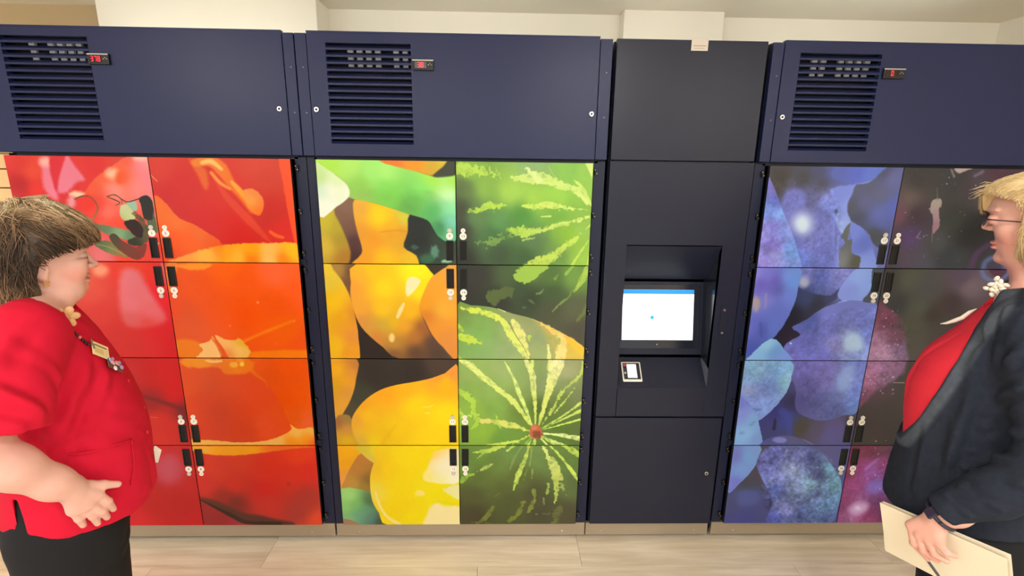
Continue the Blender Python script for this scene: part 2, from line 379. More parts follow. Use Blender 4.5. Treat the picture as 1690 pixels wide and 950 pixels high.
    p.blob(1085, 450, 22, 22, (170,45,40), 18)
    return p.img

def paint_pepper():
    p = Paint(-0.7172, 105, 1)
    p.crop(515, 255, 5.0, door_clip(0, 0))
    p.base([(250,650,112,78,52),(80,600,190,175,50),(150,600,186,165,50),(200,850,170,125,50),(300,800,80,45,45)])
    p.poly([(60,490),(190,440),(250,560),(325,780),(330,930),(85,930)], [(110,560,196,180,50),(110,750,205,175,62),(230,700,165,140,45),(280,850,165,115,40),(200,600,176,160,45)], 18)
    p.poly([(180,450),(290,350),(385,360),(350,500),(385,680),(415,780),(352,930),(300,930),(320,800),(245,600)], [(260,450,130,98,85),(310,600,115,80,68),(360,720,80,48,50),(340,860,60,34,36),(250,500,120,88,70)], 14)
    p.poly([(350,370),(500,395),(700,455),(810,500),(802,600),(775,700),(762,765),(860,830),(920,930),(345,930),(380,850),(415,790),(375,640),(345,500)],
           [(400,450,225,165,62),(560,520,244,208,0),(560,440,250,200,16),(650,600,232,178,20),(770,520,205,200,70),(500,700,228,148,28),(600,860,246,185,8),(820,870,222,180,30),(650,640,222,150,30),(740,640,215,150,35),(400,650,222,150,50),(740,720,215,160,40),(430,840,226,152,30)], 8)
    p.stroke([(560,640),(700,625),(800,640)], [6,10,6], (190,120,30), 10, al=.5)
    p.poly([(805,495),(950,515),(1100,640),(1200,690),(1200,930),(920,930),(860,830),(758,762),(790,640)], [(850,600,36,40,42),(900,700,34,36,36),(1050,700,45,62,50),(1000,850,40,60,54),(1150,850,60,70,60)], 8)
    p.blob(1012, 800, 32, 52, (100,150,138), 20, .8, jag=20); p.blob(850, 765, 30, 18, (60,95,85), 10, .8, 10); p.blob(1110, 880, 45, 16, (130,190,160), 8, jag=10); p.blob(950,860,60,40,(55,105,75),22,.8)
    p.poly([(10,40),(560,40),(900,150),(1040,187),(1190,160),(1190,700),(1060,690),(1000,610),(950,540),(800,492),(620,432),(480,392),(300,352),(310,280),(200,170),(20,90)],
           [(300,100,176,230,112),(150,80,170,225,80),(600,150,172,236,125),(600,260,128,214,95),(900,300,135,225,112),(400,330,146,192,94),(400,260,140,200,85),(650,340,120,200,80),(800,430,98,168,80),(1000,470,86,176,100),(1120,320,205,242,205),(1130,450,140,226,175),(1140,560,130,212,205),(1060,610,60,130,80),(1000,200,160,226,80),(1150,220,165,225,90),(1100,260,172,232,125),(850,380,105,185,85),(500,150,160,230,120),(1150,640,100,190,150)], 6)
    p.mottle([(300,300),(1000,300),(1180,600),(800,520),(400,380)], .12, 'c')
    p.poly([(10,80),(120,120),(200,172),(290,250),(312,320),(285,370),(200,432),(50,510)], [(150,300,240,242,232),(60,190,190,222,150),(200,200,215,235,190),(90,300,205,230,220),(120,420,240,242,238),(280,320,232,240,225)], 6)
    p.poly([(540,40),(1160,40),(1000,165),(900,150)], [(650,60,236,118,40),(850,85,240,148,36),(1000,100,206,165,50),(1080,60,210,190,60)], 8)
    p.poly([(1130,40),(1200,40),(1200,160),(1045,187),(1000,168),(1080,100)], (62,66,56), 10)
    p.crop(525, 430, 5.588, door_clip(0, 1))
    p.base([(500,850,28,18,20),(450,750,30,18,18),(1000,900,72,52,46),(300,150,120,90,60),(1200,880,70,55,50)])
    p.poly([(30,40),(125,40),(230,200),(300,350),(352,560),(372,700),(366,960),(90,960)], [(80,100,225,192,50),(150,400,240,190,5),(250,500,230,165,10),(335,700,222,140,52),(150,800,235,182,8),(60,200,215,185,60),(320,500,215,135,45),(300,850,226,150,20)], 6)
    p.poly([(120,30),(360,30),(310,160),(292,290),(240,200)], [(200,90,170,130,60),(290,100,100,70,50),(280,220,110,70,45)], 14)
    p.poly([(350,30),(950,30),(1030,90),(1068,130),(1010,230),(940,420),(1000,600),(1100,760),(1290,870),(1290,930),(760,905),(600,800),(430,650),(350,520),(303,350),(303,200)],
           [(400,150,240,170,40),(330,250,235,155,52),(600,250,245,206,0),(900,100,242,232,0),(600,450,240,190,10),(950,280,245,216,0),(600,600,192,160,50),(480,600,206,150,60),(800,600,225,155,30),(900,700,172,106,42),(900,850,84,54,42),(1100,850,70,52,46),(700,780,180,130,50),(850,480,236,175,10),(700,560,216,170,10),(400,450,232,160,50),(420,560,215,140,60),(550,700,200,125,50),(1050,760,80,55,50),(960,620,150,85,45),(700,850,120,75,45),(500,100,240,190,10)], 6)
    p.poly([(1068,130),(1180,60),(1300,50),(1300,880),(1150,795),(1050,680),(990,560),(932,430),(1000,230)], [(1100,250,230,155,40),(1150,450,228,165,50),(1100,600,222,142,46),(1200,750,215,135,60),(1250,200,235,160,70),(980,400,226,150,20),(1000,520,205,120,35)], 8)
    p.poly([(990,40),(1185,50),(1068,132)], (48,42,34), 6, smooth=False)
    p.poly([(822,168),(880,148),(943,178),(920,240),(832,328),(806,280)], (246,226,182), 10); p.stroke([(788,398),(762,450),(732,520)], [26,46,30], (245,208,150), 10); p.blob(680, 710, 26, 40, (240,200,132), 18)
    p.crop(540, 588, 6.17, door_clip(0, 2))
    p.base([(500,200,38,30,30),(350,400,52,54,44),(1100,80,66,50,45),(900,150,36,28,28),(250,550,70,64,48),(700,60,42,34,34)])
    p.poly([(20,30),(306,30),(296,220),(262,380),(190,530),(80,640)], [(100,150,236,170,10),(245,150,220,145,50),(200,350,216,146,60),(90,500,220,155,52),(60,300,214,160,10),(150,250,226,158,14),(290,100,185,115,50)], 8)
    p.poly([(80,640),(200,590),(255,650),(275,800),(330,930),(95,950)], [(110,680,150,95,60),(200,740,205,142,62),(180,860,216,172,10),(230,640,150,120,60),(120,820,205,150,40)], 10)
    p.poly([(1350,130),(1200,170),(1060,220),(900,255),(700,290),(540,340),(400,430),(300,540),(248,650),(265,790),(320,890),(360,960),(1350,960)],
           [(1280,180,235,142,62),(1150,215,236,150,50),(1200,260,245,182,0),(600,350,242,162,10),(900,500,242,205,0),(400,600,238,185,5),(350,500,236,160,20),(1200,600,245,210,0),(600,800,230,184,5),(1000,850,242,205,5),(800,330,240,170,10),(300,640,225,160,50),(700,740,238,196,0),(500,880,232,196,0),(330,880,215,170,60)], 5)
    p.stroke([(700,700),(620,800),(560,890)], [10,40,50], (226,174,5), 25, al=.7)
    p.stroke([(980,515),(1040,512),(1085,490)], [14,16,8], (240,215,120), 5, al=.8); p.blob(1020, 577, 30, 10, (240,212,110), 6, .8)
    p.stroke([(258,720),(290,830),(350,930)], [4,8,10], (200,165,50), 8)
    p.crop(555, 730, 6.786, door_clip(0, 3))
    p.base([(30,200,232,160,20),(200,200,178,118,50),(300,700,110,160,130),(400,850,60,75,65),(40,900,160,125,95)])
    p.poly([(0,30),(250,30),(285,122),(180,245),(95,425),(80,530),(20,530)], [(120,120,236,168,4),(60,400,225,150,70),(150,220,228,156,14)], 6)
    p.poly([(282,120),(412,222),(390,400),(372,556),(76,524),(92,425),(180,242)], [(250,300,178,118,52),(260,180,180,115,50),(200,470,180,145,62),(350,420,125,92,42),(300,480,150,118,50),(130,440,190,130,60)], 6)
    p.poly([(225,30),(520,30),(450,200),(412,225),(285,125)], [(300,80,205,182,55),(450,100,225,205,30),(400,190,215,185,80)], 8)
    p.poly([(40,520),(372,552),(400,640),(470,780),(600,930),(270,930),(170,870),(60,862)], [(150,600,158,210,125),(220,700,120,182,95),(250,800,100,155,138),(400,850,88,132,130),(130,850,125,178,125),(470,880,60,72,62),(380,660,75,100,70),(110,720,140,195,120),(320,740,95,150,120)], 6, jag=5)
    p.poly([(40,858),(170,868),(270,935),(40,935)], (160,122,95), 6)
    p.poly([(500,25),(1400,25),(1400,935),(610,935),(480,790),(400,640),(378,450),(388,330),(432,200)],
           [(460,300,228,182,40),(560,300,238,198,0),(800,200,240,210,0),(1000,500,235,215,0),(700,700,238,205,0),(430,550,232,205,70),(1200,550,232,215,0),(700,450,238,208,0),(900,850,238,212,0),(1300,660,228,212,0)], 5)
    p.stroke([(442,560),(490,710),(570,830),(700,910)], [20,38,44,60], (240,214,135), 14)
    p.poly([(1075,150),(1120,92),(1390,80),(1390,440),(1100,452),(985,430),(966,360),(1020,290),(1045,200)], [(1200,250,238,228,206),(1090,120,242,205,120),(1000,400,238,220,130),(1300,400,236,232,212),(1200,430,236,228,170)], 22)
    p.poly([(1200,520),(1390,470),(1390,640),(1280,590)], (230,222,166), 26); p.poly([(1050,720),(1130,672),(1220,710),(1390,722),(1400,940),(995,940),(1010,820)], (240,222,168), 26); p.blob(940, 566, 60, 36, (240,214,112), 26)
    # water melons
    L1, L2 = (212,230,138), (200,222,112)
    p.crop(745, 260, 5.133, door_clip(1, 0))
    p.base([(150,100,135,185,75),(300,250,130,172,78),(500,280,158,200,86),(700,320,155,200,80),(1000,100,130,184,84),(1150,100,150,200,90),(100,250,92,112,72),(70,450,68,72,58),(100,850,46,50,46),(400,550,92,145,86),(350,650,70,110,70),(600,500,82,142,64),(1000,650,142,190,64),(900,850,108,148,80),(600,850,64,94,60),(700,700,90,122,82),(1100,600,150,194,90),(1100,850,152,194,80),(900,480,118,172,70),(80,600,56,60,54),(700,90,140,178,120),(900,330,150,200,80),(200,500,90,125,80),(400,820,60,80,58)])
    p.mottle([(40,40),(1190,40),(1160,910),(50,910)], .10)
    p.stroke([(60,100),(140,90),(230,120),(370,140)], [40,100,70,70], (182,215,92), 8, jag=75)
    p.stroke([(1200,420),(1090,290),(940,235),(760,175),(600,180),(510,165)], [8,74,60,110,70,16], L1, 5, jag=26, c2=(200,226,130)); p.stroke([(640,90),(700,140),(740,200)], [30,50,50], (215,232,160), 6, jag=30)
    p.stroke([(1190,400),(1120,270),(1045,195)], [8,34,16], (205,228,120), 5, jag=10); p.stroke([(1150,390),(1090,310)], [30,20], (215,230,140), 5, jag=8)
    p.stroke([(1190,440),(1000,430),(820,402),(700,412),(600,408)], [10,32,62,56,12], (216,232,140), 5, jag=24, c2=(195,222,95)); p.stroke([(460,404),(340,412),(240,440),(150,456)], [10,80,46,14], (178,214,84), 6, jag=44)
    p.stroke([(1190,500),(1000,545),(870,580),(750,620),(600,625),(480,610)], [12,34,50,46,96,16], L1, 5, jag=34, c2=(170,205,80)); p.stroke([(700,680),(600,700)], [16,14], (180,215,110), 5, jag=18); p.stroke([(480,660),(400,690),(310,720),(230,712)], [40,60,70,16], (126,160,84), 7, jag=70, al=.85)
    p.stroke([(1185,560),(1080,660),(950,760),(850,840),(700,905),(560,960)], [10,34,56,80,90,60], (196,220,100), 5, jag=30, c2=(185,212,92)); p.stroke([(1175,680),(1100,790),(1040,880),(1000,960)], [8,24,30,22], (190,218,100), 5, jag=10); p.stroke([(1165,830),(1150,940)], [10,24], (190,220,100), 6)
    p.poly([(1130,40),(1200,40),(1195,180)], (212,230,142), 5, smooth=False); p.stroke([(760,500),(840,496)], [10,16], (195,220,130), 5); p.stroke([(820,70),(860,140),(900,200)], [4,10,6], (180,205,150), 5, al=.6)
    p.crop(750, 430, 5.588, door_clip(1, 1))
    p.base([(200,150,48,50,48),(500,150,70,92,60),(900,150,80,112,60),(400,350,42,46,44),(700,350,50,62,48),(900,450,72,76,62),(1100,450,86,92,72),(1150,650,75,72,66),(1100,150,110,150,72),(600,250,54,74,54),(80,300,40,42,44),(900,300,62,84,54),(700,120,90,120,64)])
    p.poly([(860,40),(800,125),(650,215),(588,190),(545,130),(650,40)], (152,188,80), 5, jag=26); p.stroke([(1100,40),(1030,125)], [26,26], (140,178,80), 6, jag=8); p.stroke([(960,120),(930,160)], [22,30], (120,150,70), 6, jag=22)
    p.stroke([(1235,40),(1180,170),(1105,285)], [50,74,22], (165,196,86), 5, jag=12); p.stroke([(1085,270),(1050,340),(980,390),(905,468)], [16,20,26,10], (124,148,84), 6, jag=12)
    p.poly([(300,310),(420,250),(545,255),(522,330),(420,345),(385,415),(318,372)], (82,98,58), 8, jag=30); p.stroke([(760,305),(795,295),(820,265)], [26,30,8], (105,128,84), 5, jag=8); p.stroke([(680,360),(715,378),(735,398)], [14,30,8], (85,100,76), 5, jag=8); p.blob(645, 432, 18, 12, (80,92,78), 6, jag=8); p.stroke([(1215,410),(1190,480),(1130,560)], [20,34,30], (104,114,68), 10, jag=20)
    p.poly([(20,420),(150,411),(350,430),(550,490),(720,534),(900,620),(1050,700),(1215,818),(1215,960),(20,960)], [(200,600,120,160,86),(300,800,128,164,104),(650,650,150,162,116),(650,530,140,150,105),(800,850,152,170,118),(1100,700,230,186,82),(1150,800,226,196,84),(60,440,112,138,72),(1000,650,225,180,92),(200,720,120,165,90),(450,850,140,165,115),(80,560,115,150,80),(780,700,140,160,120),(900,620,200,170,90)], 3)
    p.mottle([(40,480),(600,520),(1190,820),(1190,950),(40,950)], .1)
    p.stroke([(70,435),(200,465),(350,500),(440,560),(500,650),(580,760),(650,850),(710,960)], [14,54,56,52,80,90,60,44], (206,222,80), 5, jag=28, c2=(222,230,140)); p.stroke([(540,560),(610,680),(660,800),(700,960)], [50,100,50,24], (224,224,138), 5, jag=20)
    p.stroke([(500,560),(560,680),(640,800),(680,890)], [5,7,6,4], (110,132,66), 3, jag=4); p.stroke([(690,700),(690,740)], [40,20], (190,212,90), 6, jag=20)
    p.stroke([(40,690),(130,725),(245,765)], [60,86,16], (192,216,76), 5, jag=30); p.stroke([(40,600),(80,650)], [50,24], (190,215,80), 6, jag=24)
    p.stroke([(800,580),(900,640),(985,740),(985,850),(975,960)], [14,60,110,110,100], (228,202,110), 8, jag=26, c2=(238,222,156)); p.stroke([(865,780),(880,960)], [26,40], (226,226,154), 5, jag=12); p.stroke([(840,720),(930,700),(950,780)], [20,60,30], (150,165,95), 8, jag=40, al=.8)
    p.stroke([(1060,730),(1130,790),(1195,850)], [60,70,50], (240,190,56), 10, jag=16); p.stroke([(30,880),(110,960)], [30,30], (185,212,86), 6, jag=14); p.stroke([(400,440),(470,470)], [4,8], (238,236,190), 4); p.stroke([(720,538),(900,622),(1050,702),(1195,810)], [4,8,8,6], (236,190,96), 4)
    p.crop(750, 588, 6.168, door_clip(1, 2))
    p.base([(150,150,140,170,95),(300,400,130,166,86),(200,500,140,180,72),(500,150,145,168,110),(700,250,135,160,100),(1150,150,160,165,125),(1150,300,122,138,95),(1100,450,98,118,62),(300,750,130,168,60),(500,830,100,140,60),(1100,730,86,116,46),(720,560,100,130,56),(850,520,75,95,46),(1000,850,90,125,55),(400,300,134,165,92),(1250,400,115,125,90),(880,300,130,150,105),(650,400,125,150,80),(400,520,130,170,80),(1250,720,90,112,60)])
    p.mottle([(40,40),(1300,40),(1280,910),(40,910)], .09)
    q = lambda pts, w, c=L1, j=14, c2=None, al=1: p.stroke(pts, w, c, 4, jag=j, c2=c2, al=al)
    q([(800,720),(700,590),(600,460),(420,310),(280,200),(170,100),(60,40)], [10,50,70,60,74,84,40], (205,222,110), 18, (226,235,150))
    q([(795,710),(720,520),(650,350),(610,240),(510,50)], [8,40,54,34,16], L1, 12)
    q([(824,720),(820,500),(805,320),(790,180),(730,40)], [10,40,66,76,50], (200,220,100), 14, (232,235,172)); q([(790,150),(790,40)], [30,40], (215,230,130), 14)
    q([(855,720),(930,450),(990,250),(1035,100),(1045,30)], [14,72,118,168,160], (206,222,105), 14, (238,234,190)); q([(960,130),(975,30)], [40,50], (225,230,160), 16)
    q([(875,715),(1000,540),(1090,370),(1180,280),(1290,180),(1310,60)], [10,34,30,30,26,24], (196,218,105), 34, al=.9); q([(1010,580),(1150,420),(1220,320)], [16,18,14], (190,212,110), 24)
    q([(885,730),(1080,620),(1290,470)], [10,24,34], L2, 10); q([(890,738),(1100,640),(1300,545)], [8,20,44], L2, 10); q([(900,745),(1100,690),(1300,635)], [10,20,34], L2, 8)
    q([(880,780),(1080,800),(1300,840)], [12,46,76], (224,234,165), 14); q([(870,800),(1000,870),(1130,920),(1290,1010)], [14,50,60,80], (212,228,140), 14); q([(860,810),(960,920),(1040,1010)], [14,34,30], L1, 10); q([(820,800),(800,1000)], [24,50], L2, 14); q([(800,810),(700,1000)], [14,34], L2, 14)
    q([(770,760),(640,715),(520,690),(400,660),(250,655)], [12,64,84,60,60], (210,222,110), 26, (214,205,120)); q([(470,740),(420,600)], [30,20], (180,212,90), 20)
    q([(240,660),(200,580),(190,470),(120,400),(40,350)], [60,66,50,70,50], (172,206,80), 50); q([(40,560),(100,600),(170,600)], [70,60,40], (185,215,100), 50); q([(240,660),(180,740)], [60,30], (160,200,75), 40)
    q([(790,790),(640,860),(480,890),(330,920),(180,960)], [12,38,46,60,50], (196,218,95), 24); q([(800,800),(740,870),(680,960)], [8,24,30], (150,185,80), 10)
    p.blob(832, 765, 66, 74, (186,98,74), 8, jag=18); p.blob(845, 790, 42, 42, (110,66,42), 18, .8, 26); p.blob(815, 725, 30, 22, (205,120,95), 10, .8, 10)
    p.crop(752, 730, 6.784, door_clip(1, 3))
    p.base([(100,250,100,132,60),(300,150,106,140,64),(300,400,84,100,50),(200,600,75,80,46),(200,800,62,58,42),(700,400,85,96,50),(900,150,112,140,80),(900,600,70,72,48),(1250,500,90,106,65),(1250,800,72,70,52),(600,700,74,82,48),(1200,200,100,130,66),(500,250,95,118,60),(600,100,100,130,70),(950,800,68,68,50),(450,550,82,92,50)])
    p.mottle([(40,40),(1380,40),(1350,900),(50,900)], .12)
    q([(850,-80),(815,60),(770,200),(700,370),(645,530)], [10,30,46,70,16], (205,222,110), 22, (180,205,95)); q([(860,-60),(850,80),(830,260)], [10,26,14], (150,182,85), 12, al=.8); q([(800,300),(760,420)], [20,20], (130,155,80), 14, al=.7)
    q([(930,-60),(970,40),(1040,160),(1110,290),(1150,390)], [12,44,76,130,120], (212,228,140), 36, (196,204,112)); q([(1120,400),(1130,520),(1110,680)], [90,60,12], (182,200,100), 44); q([(1040,470),(1030,580)], [46,16], (150,175,85), 30); q([(1180,460),(1240,590)], [40,14], (150,170,85), 34)
    q([(960,-50),(1060,40),(1160,140),(1250,250),(1310,330),(1370,430)], [8,24,30,30,56,26], (200,222,105), 14); q([(1000,-40),(1190,30),(1300,80),(1390,150)], [10,40,70,80], (186,212,95), 30)
    q([(760,20),(670,150),(600,320)], [24,44,14], (130,152,95), 16, al=.7); q([(700,0),(580,90)], [30,36], (178,205,110), 12); q([(560,20),(400,80),(190,110)], [60,66,20], (184,208,92), 34); q([(350,90),(245,175)], [22,10], (160,190,85), 12)
    q([(430,230),(350,275),(230,325)], [16,44,16], (166,186,102), 26); q([(220,350),(140,370),(60,430)], [26,66,70], (142,182,62), 30); q([(520,545),(440,600)], [10,20], (95,110,62), 12)
    q([(870,530),(880,650),(820,770)], [40,50,56], (122,132,62), 36); q([(760,670),(700,800),(600,870)], [60,60,50], (118,124,52), 34); q([(420,720),(340,830),(250,900)], [30,80,60], (110,118,54), 40); q([(1170,730),(1130,800),(1110,890)], [70,90,60], (106,112,64), 50, al=.8); q([(985,620),(990,690)], [22,18], (125,135,85), 10); q([(860,300),(855,400)], [20,16], (140,165,95), 14); q([(900,800),(1040,800)], [16,26], (100,106,80), 22); q([(180,890),(400,900)], [20,20], (95,90,50), 14)
    return p.img

def paint_berry():
    p = Paint(1.0631, 305, 7)
    p.crop(1240, 265, 5.135, door_clip(0, 0))
    p.base([(250,150,64,58,52),(600,200,75,72,82),(350,320,108,108,165),(700,100,88,92,150),(400,350,105,105,165),(330,450,116,118,182),(600,450,112,112,180),(600,600,120,122,190),(450,700,120,120,186),(700,400,120,130,196),(650,330,130,135,200),(620,800,110,115,185),(350,650,96,102,172),(380,800,105,125,200),(450,150,66,62,62),(500,330,86,84,120),(200,250,75,68,62),(800,60,92,102,165),(560,100,72,74,100)])
    p.poly([(300,270),(440,262),(450,370),(430,430),(320,470),(270,430)], (112,112,176), 30)
    p.poly([(890,202),(1000,178),(1085,120),(1170,40),(740,40),(690,150)], [(900,110,92,102,185),(1000,130,100,118,195),(760,80,92,100,165)], 14)
    p.stroke([(890,200),(1000,180),(1085,122),(1160,45)], [8,14,16,16], (140,158,210), 8)
    p.poly([(670,240),(885,200),(830,320),(815,395),(845,520),(770,630),(700,480),(590,350),(700,330)], [(750,260,125,135,205),(800,400,138,150,215),(700,380,120,130,200),(770,550,150,165,215)], 10, jag=12)
    p.poly([(888,205),(1000,185),(1170,40),(1320,40),(1230,420),(1170,640),(1150,760),(1040,710),(980,600),(850,510),(813,390),(860,280)], [(1000,220,90,90,112),(1200,150,106,106,152),(950,370,96,96,132),(1080,450,100,106,170),(1100,520,90,100,162),(900,480,72,74,92),(1050,620,70,70,70),(1100,300,96,96,122),(870,400,82,82,92),(1200,400,92,102,172),(1130,100,80,80,105)], 10)
    p.poly([(835,530),(920,555),(1000,650),(1042,780),(1055,930),(890,930),(922,820),(860,780),(850,670)], [(950,700,96,108,184),(880,620,120,132,205),(1000,850,130,145,212),(960,900,140,155,215)], 6)
    p.poly([(838,528),(760,632),(790,690),(738,800),(760,930),(890,930),(922,820),(850,780),(852,668),(815,665)], [(800,640,96,96,92),(780,850,125,122,122),(870,860,80,78,66)], 5, jag=10)
    p.stroke([(700,520),(695,640),(700,760),(720,900)], [10,8,6,20], (132,148,212), 8, jag=10, al=.8); p.stroke([(740,640),(730,760),(735,900)], [20,20,24], (140,150,215), 8, jag=12, al=.8); p.blob(718, 430, 14, 18, (85,90,120), 6)
    p.poly([(130,140),(210,270),(272,440),(350,620),(390,760),(405,940),(30,940),(90,560)], [(150,400,125,150,216),(250,450,125,162,216),(120,600,152,142,208),(185,715,122,102,176),(200,800,165,160,222),(330,760,120,156,216),(170,250,122,112,182),(250,600,136,152,216),(100,850,152,136,206),(200,350,90,95,170),(200,560,125,110,185)], 5)
    p.mottle([(60,200),(700,250),(720,900),(50,900)], .24, 'j')
    p.blob(435, 535, 85, 92, (200,205,228), 70); p.blob(430, 540, 46, 55, (216,226,228), 34)
    p.crop(1220, 430, 5.427, door_clip(0, 1))
    p.base([(600,150,125,125,190),(750,150,95,105,180),(850,150,120,120,186),(700,260,84,95,152),(600,300,62,72,115),(1250,200,68,74,84),(1200,380,66,70,80),(680,400,42,44,62),(500,500,36,34,48),(900,100,128,128,190)])
    p.mottle([(500,80),(980,80),(900,300),(560,330)], .26, 'j')
    p.poly([(520,235),(560,260),(700,300),(820,310),(900,245),(870,340),(760,400),(690,460),(600,530),(480,600),(550,660),(450,725),(398,790),(290,700),(400,560),(480,420)], [(600,340,60,68,105),(480,480,34,32,46),(380,650,40,32,48),(700,400,40,42,56),(820,330,55,60,95)], 6)
    p.blob(580, 190, 48, 48, (172,170,188), 30)
    p.poly([(100,50),(530,50),(530,230),(480,420),(392,585),(290,710),(60,905),(40,905)], [(250,130,126,122,202),(430,150,120,152,216),(200,200,112,96,180),(350,250,96,92,165),(300,450,100,112,186),(450,300,115,132,206),(130,600,105,105,186),(200,620,80,90,162),(100,800,76,86,162),(300,600,100,116,190),(160,120,140,135,210),(480,200,110,150,215),(330,180,112,92,175),(240,370,130,125,195)], 5)
    p.blob(150, 385, 34, 70, (172,152,148), 28); p.stroke([(240,300),(235,420)], [26,20], (150,140,180), 14, al=.8); p.stroke([(190,560),(200,680)], [20,16], (75,82,155), 14, al=.7)
    p.poly([(970,150),(1050,75),(1210,75),(1185,250),(1100,365),(1000,385),(890,335),(900,250)], [(1080,150,142,162,220),(1000,270,130,142,206),(1150,200,135,160,220)], 8)
    p.poly([(1200,60),(1320,60),(1240,420),(1105,362),(1180,260)], (68,74,84), 8)
    p.poly([(600,530),(720,440),(900,370),(1050,356),(1140,378),(1240,425),(1160,930),(460,930),(398,788),(450,722),(548,660),(470,595)], [(1000,420,110,116,182),(800,480,120,122,196),(650,540,76,86,152),(800,600,106,106,176),(850,750,146,140,202),(1010,720,176,196,216),(1100,550,110,116,186),(650,700,96,96,166),(550,800,110,110,188),(1150,650,116,128,202),(750,850,112,110,190),(1050,860,142,156,212),(680,620,88,94,158),(480,840,115,110,185)], 4)
    p.mottle([(480,600),(1220,420),(1150,900),(440,880)], .24, 'j'); p.stroke([(890,372),(960,358)], [8,8], (165,172,222), 5)
    p.poly([(1010,650),(1080,680),(1100,790),(960,800),(950,700)], (182,202,220), 40, al=.8); p.poly([(40,905),(280,695),(400,790),(470,930),(30,930)], [(250,750,150,195,215),(150,870,140,180,215),(400,880,125,150,215),(320,820,110,150,200)], 5); p.blob(462, 740, 9, 9, (210,210,235), 4)
    p.crop(1200, 588, 6.168, door_clip(0, 2))
    p.base([(700,300,70,65,112),(500,580,50,50,112),(600,650,56,66,136),(400,700,60,60,112),(750,720,74,66,56),(900,750,90,80,102),(1050,800,100,92,150),(1150,720,102,90,140),(660,450,46,44,80),(1250,650,80,72,90),(400,800,62,62,105)])
    p.poly([(480,640),(500,640),(492,740),(462,740)], (36,34,62), 12); p.stroke([(560,560),(620,620),(640,780)], [80,90,70], (62,72,145), 30, al=.8)
    p.poly([(660,40),(1440,40),(1345,535),(1180,600),(1000,650),(850,632),(740,580),(690,500),(702,350),(655,200)], [(800,120,112,102,172),(1000,250,115,105,165),(1200,250,145,162,212),(1300,150,120,130,202),(900,450,90,90,146),(1100,550,90,95,150),(1300,480,116,142,208),(800,300,96,90,150),(1100,400,106,112,165),(1000,100,115,105,170),(760,450,80,76,130),(1350,350,115,128,200)], 5)
    p.mottle([(700,60),(1400,60),(1320,500),(900,620)], .24, 'j'); p.poly([(1180,120),(1300,100),(1240,300),(1160,360),(1120,300)], (150,168,215), 40, al=.8); p.stroke([(1000,190),(1100,100)], [50,40], (132,122,182), 22, jag=20, al=.7)
    p.poly([(160,40),(644,40),(658,200),(620,330),(540,452),(430,572),(312,655),(280,560),(180,440),(120,430)], [(300,130,145,182,206),(500,150,130,166,212),(230,350,152,158,198),(450,300,115,135,190),(600,250,146,192,206),(400,480,130,152,206),(350,350,120,132,186),(200,450,130,142,202),(250,200,135,170,205),(560,120,130,175,205)], 4)
    p.mottle([(160,50),(640,50),(600,330),(300,620)], .20, 'j'); p.stroke([(340,265),(380,285),(450,245)], [16,34,20], (96,110,168), 22, jag=30, al=.7); p.stroke([(265,532),(300,542),(352,538)], [12,20,10], (78,92,142), 10, jag=14, al=.8); p.stroke([(410,510),(440,480),(470,440)], [8,14,8], (92,105,155), 10, jag=10, al=.7)
    p.poly([(100,420),(200,460),(300,600),(338,750),(345,940),(50,940)], [(150,600,136,142,206),(250,650,130,166,206),(200,780,142,182,216),(300,830,126,152,202),(130,480,120,125,195)], 4)
    p.stroke([(240,700),(280,660)], [18,26], (105,122,175), 18, al=.6, jag=20); p.blob(150, 780, 30, 20, (118,132,190), 18, .6, 16)
    p.poly([(345,940),(350,880),(420,835),(600,800),(800,850),(930,930)], [(500,860,80,82,135),(700,850,90,88,130)], 6); p.blob(540, 850, 70, 30, (128,126,186), 16, jag=14); p.stroke([(780,845),(860,890),(930,930)], [6,8,8], (140,140,165), 5)
    p.crop(1185, 728, 6.689, door_clip(0, 3))
    p.base([(150,700,76,76,112),(300,450,75,72,78),(300,850,70,70,130),(300,600,80,86,132),(500,750,76,76,122),(1250,120,96,92,140),(400,350,80,72,78),(1350,700,80,85,140),(150,850,72,72,125)])
    p.poly([(250,560),(440,560),(440,680),(230,700)], (86,92,145), 50, al=.8)
    p.poly([(425,230),(490,120),(600,50),(950,50),(1130,110),(1250,250),(1345,400),(1365,520),(1330,700),(1200,930),(560,930),(600,700),(560,560),(490,430),(430,290)], [(600,200,96,100,160),(560,300,116,120,182),(820,320,150,160,190),(850,500,136,146,182),(750,750,136,136,186),(1020,200,78,80,130),(1100,370,74,74,120),(1020,460,136,170,186),(1230,300,115,160,182),(1300,480,120,166,186),(1100,600,115,130,176),(1200,700,115,152,192),(650,520,90,100,162),(900,830,86,100,152),(1200,850,95,112,166),(620,860,80,86,156),(900,150,110,112,165),(480,220,100,95,150),(700,400,125,130,178),(1200,150,105,120,165)], 6)
    p.mottle([(430,60),(1130,110),(1340,420),(1200,890),(600,890),(450,300)], .42, 'j'); p.mottle([(430,60),(1130,110),(1340,420),(1200,890),(600,890),(450,300)], .2, 'f')
    for a in ([(700,200),(640,270)], [(760,90),(740,160)], [(900,120),(940,170)], [(980,270),(1100,290)], [(560,430),(600,470)], [(860,300),(830,400)]): p.stroke(a, [16,18], (165,165,205), 10, jag=22, al=.7)
    p.poly([(160,50),(468,50),(432,200),(392,300),(240,462),(95,560)], [(200,150,120,120,186),(340,150,120,162,202),(250,330,126,156,206),(180,450,120,122,196),(400,100,130,150,200)], 5)
    # purple berries with droplets, lost in shadow
    p.crop(1455, 265, 5.136, door_clip(1, 0))
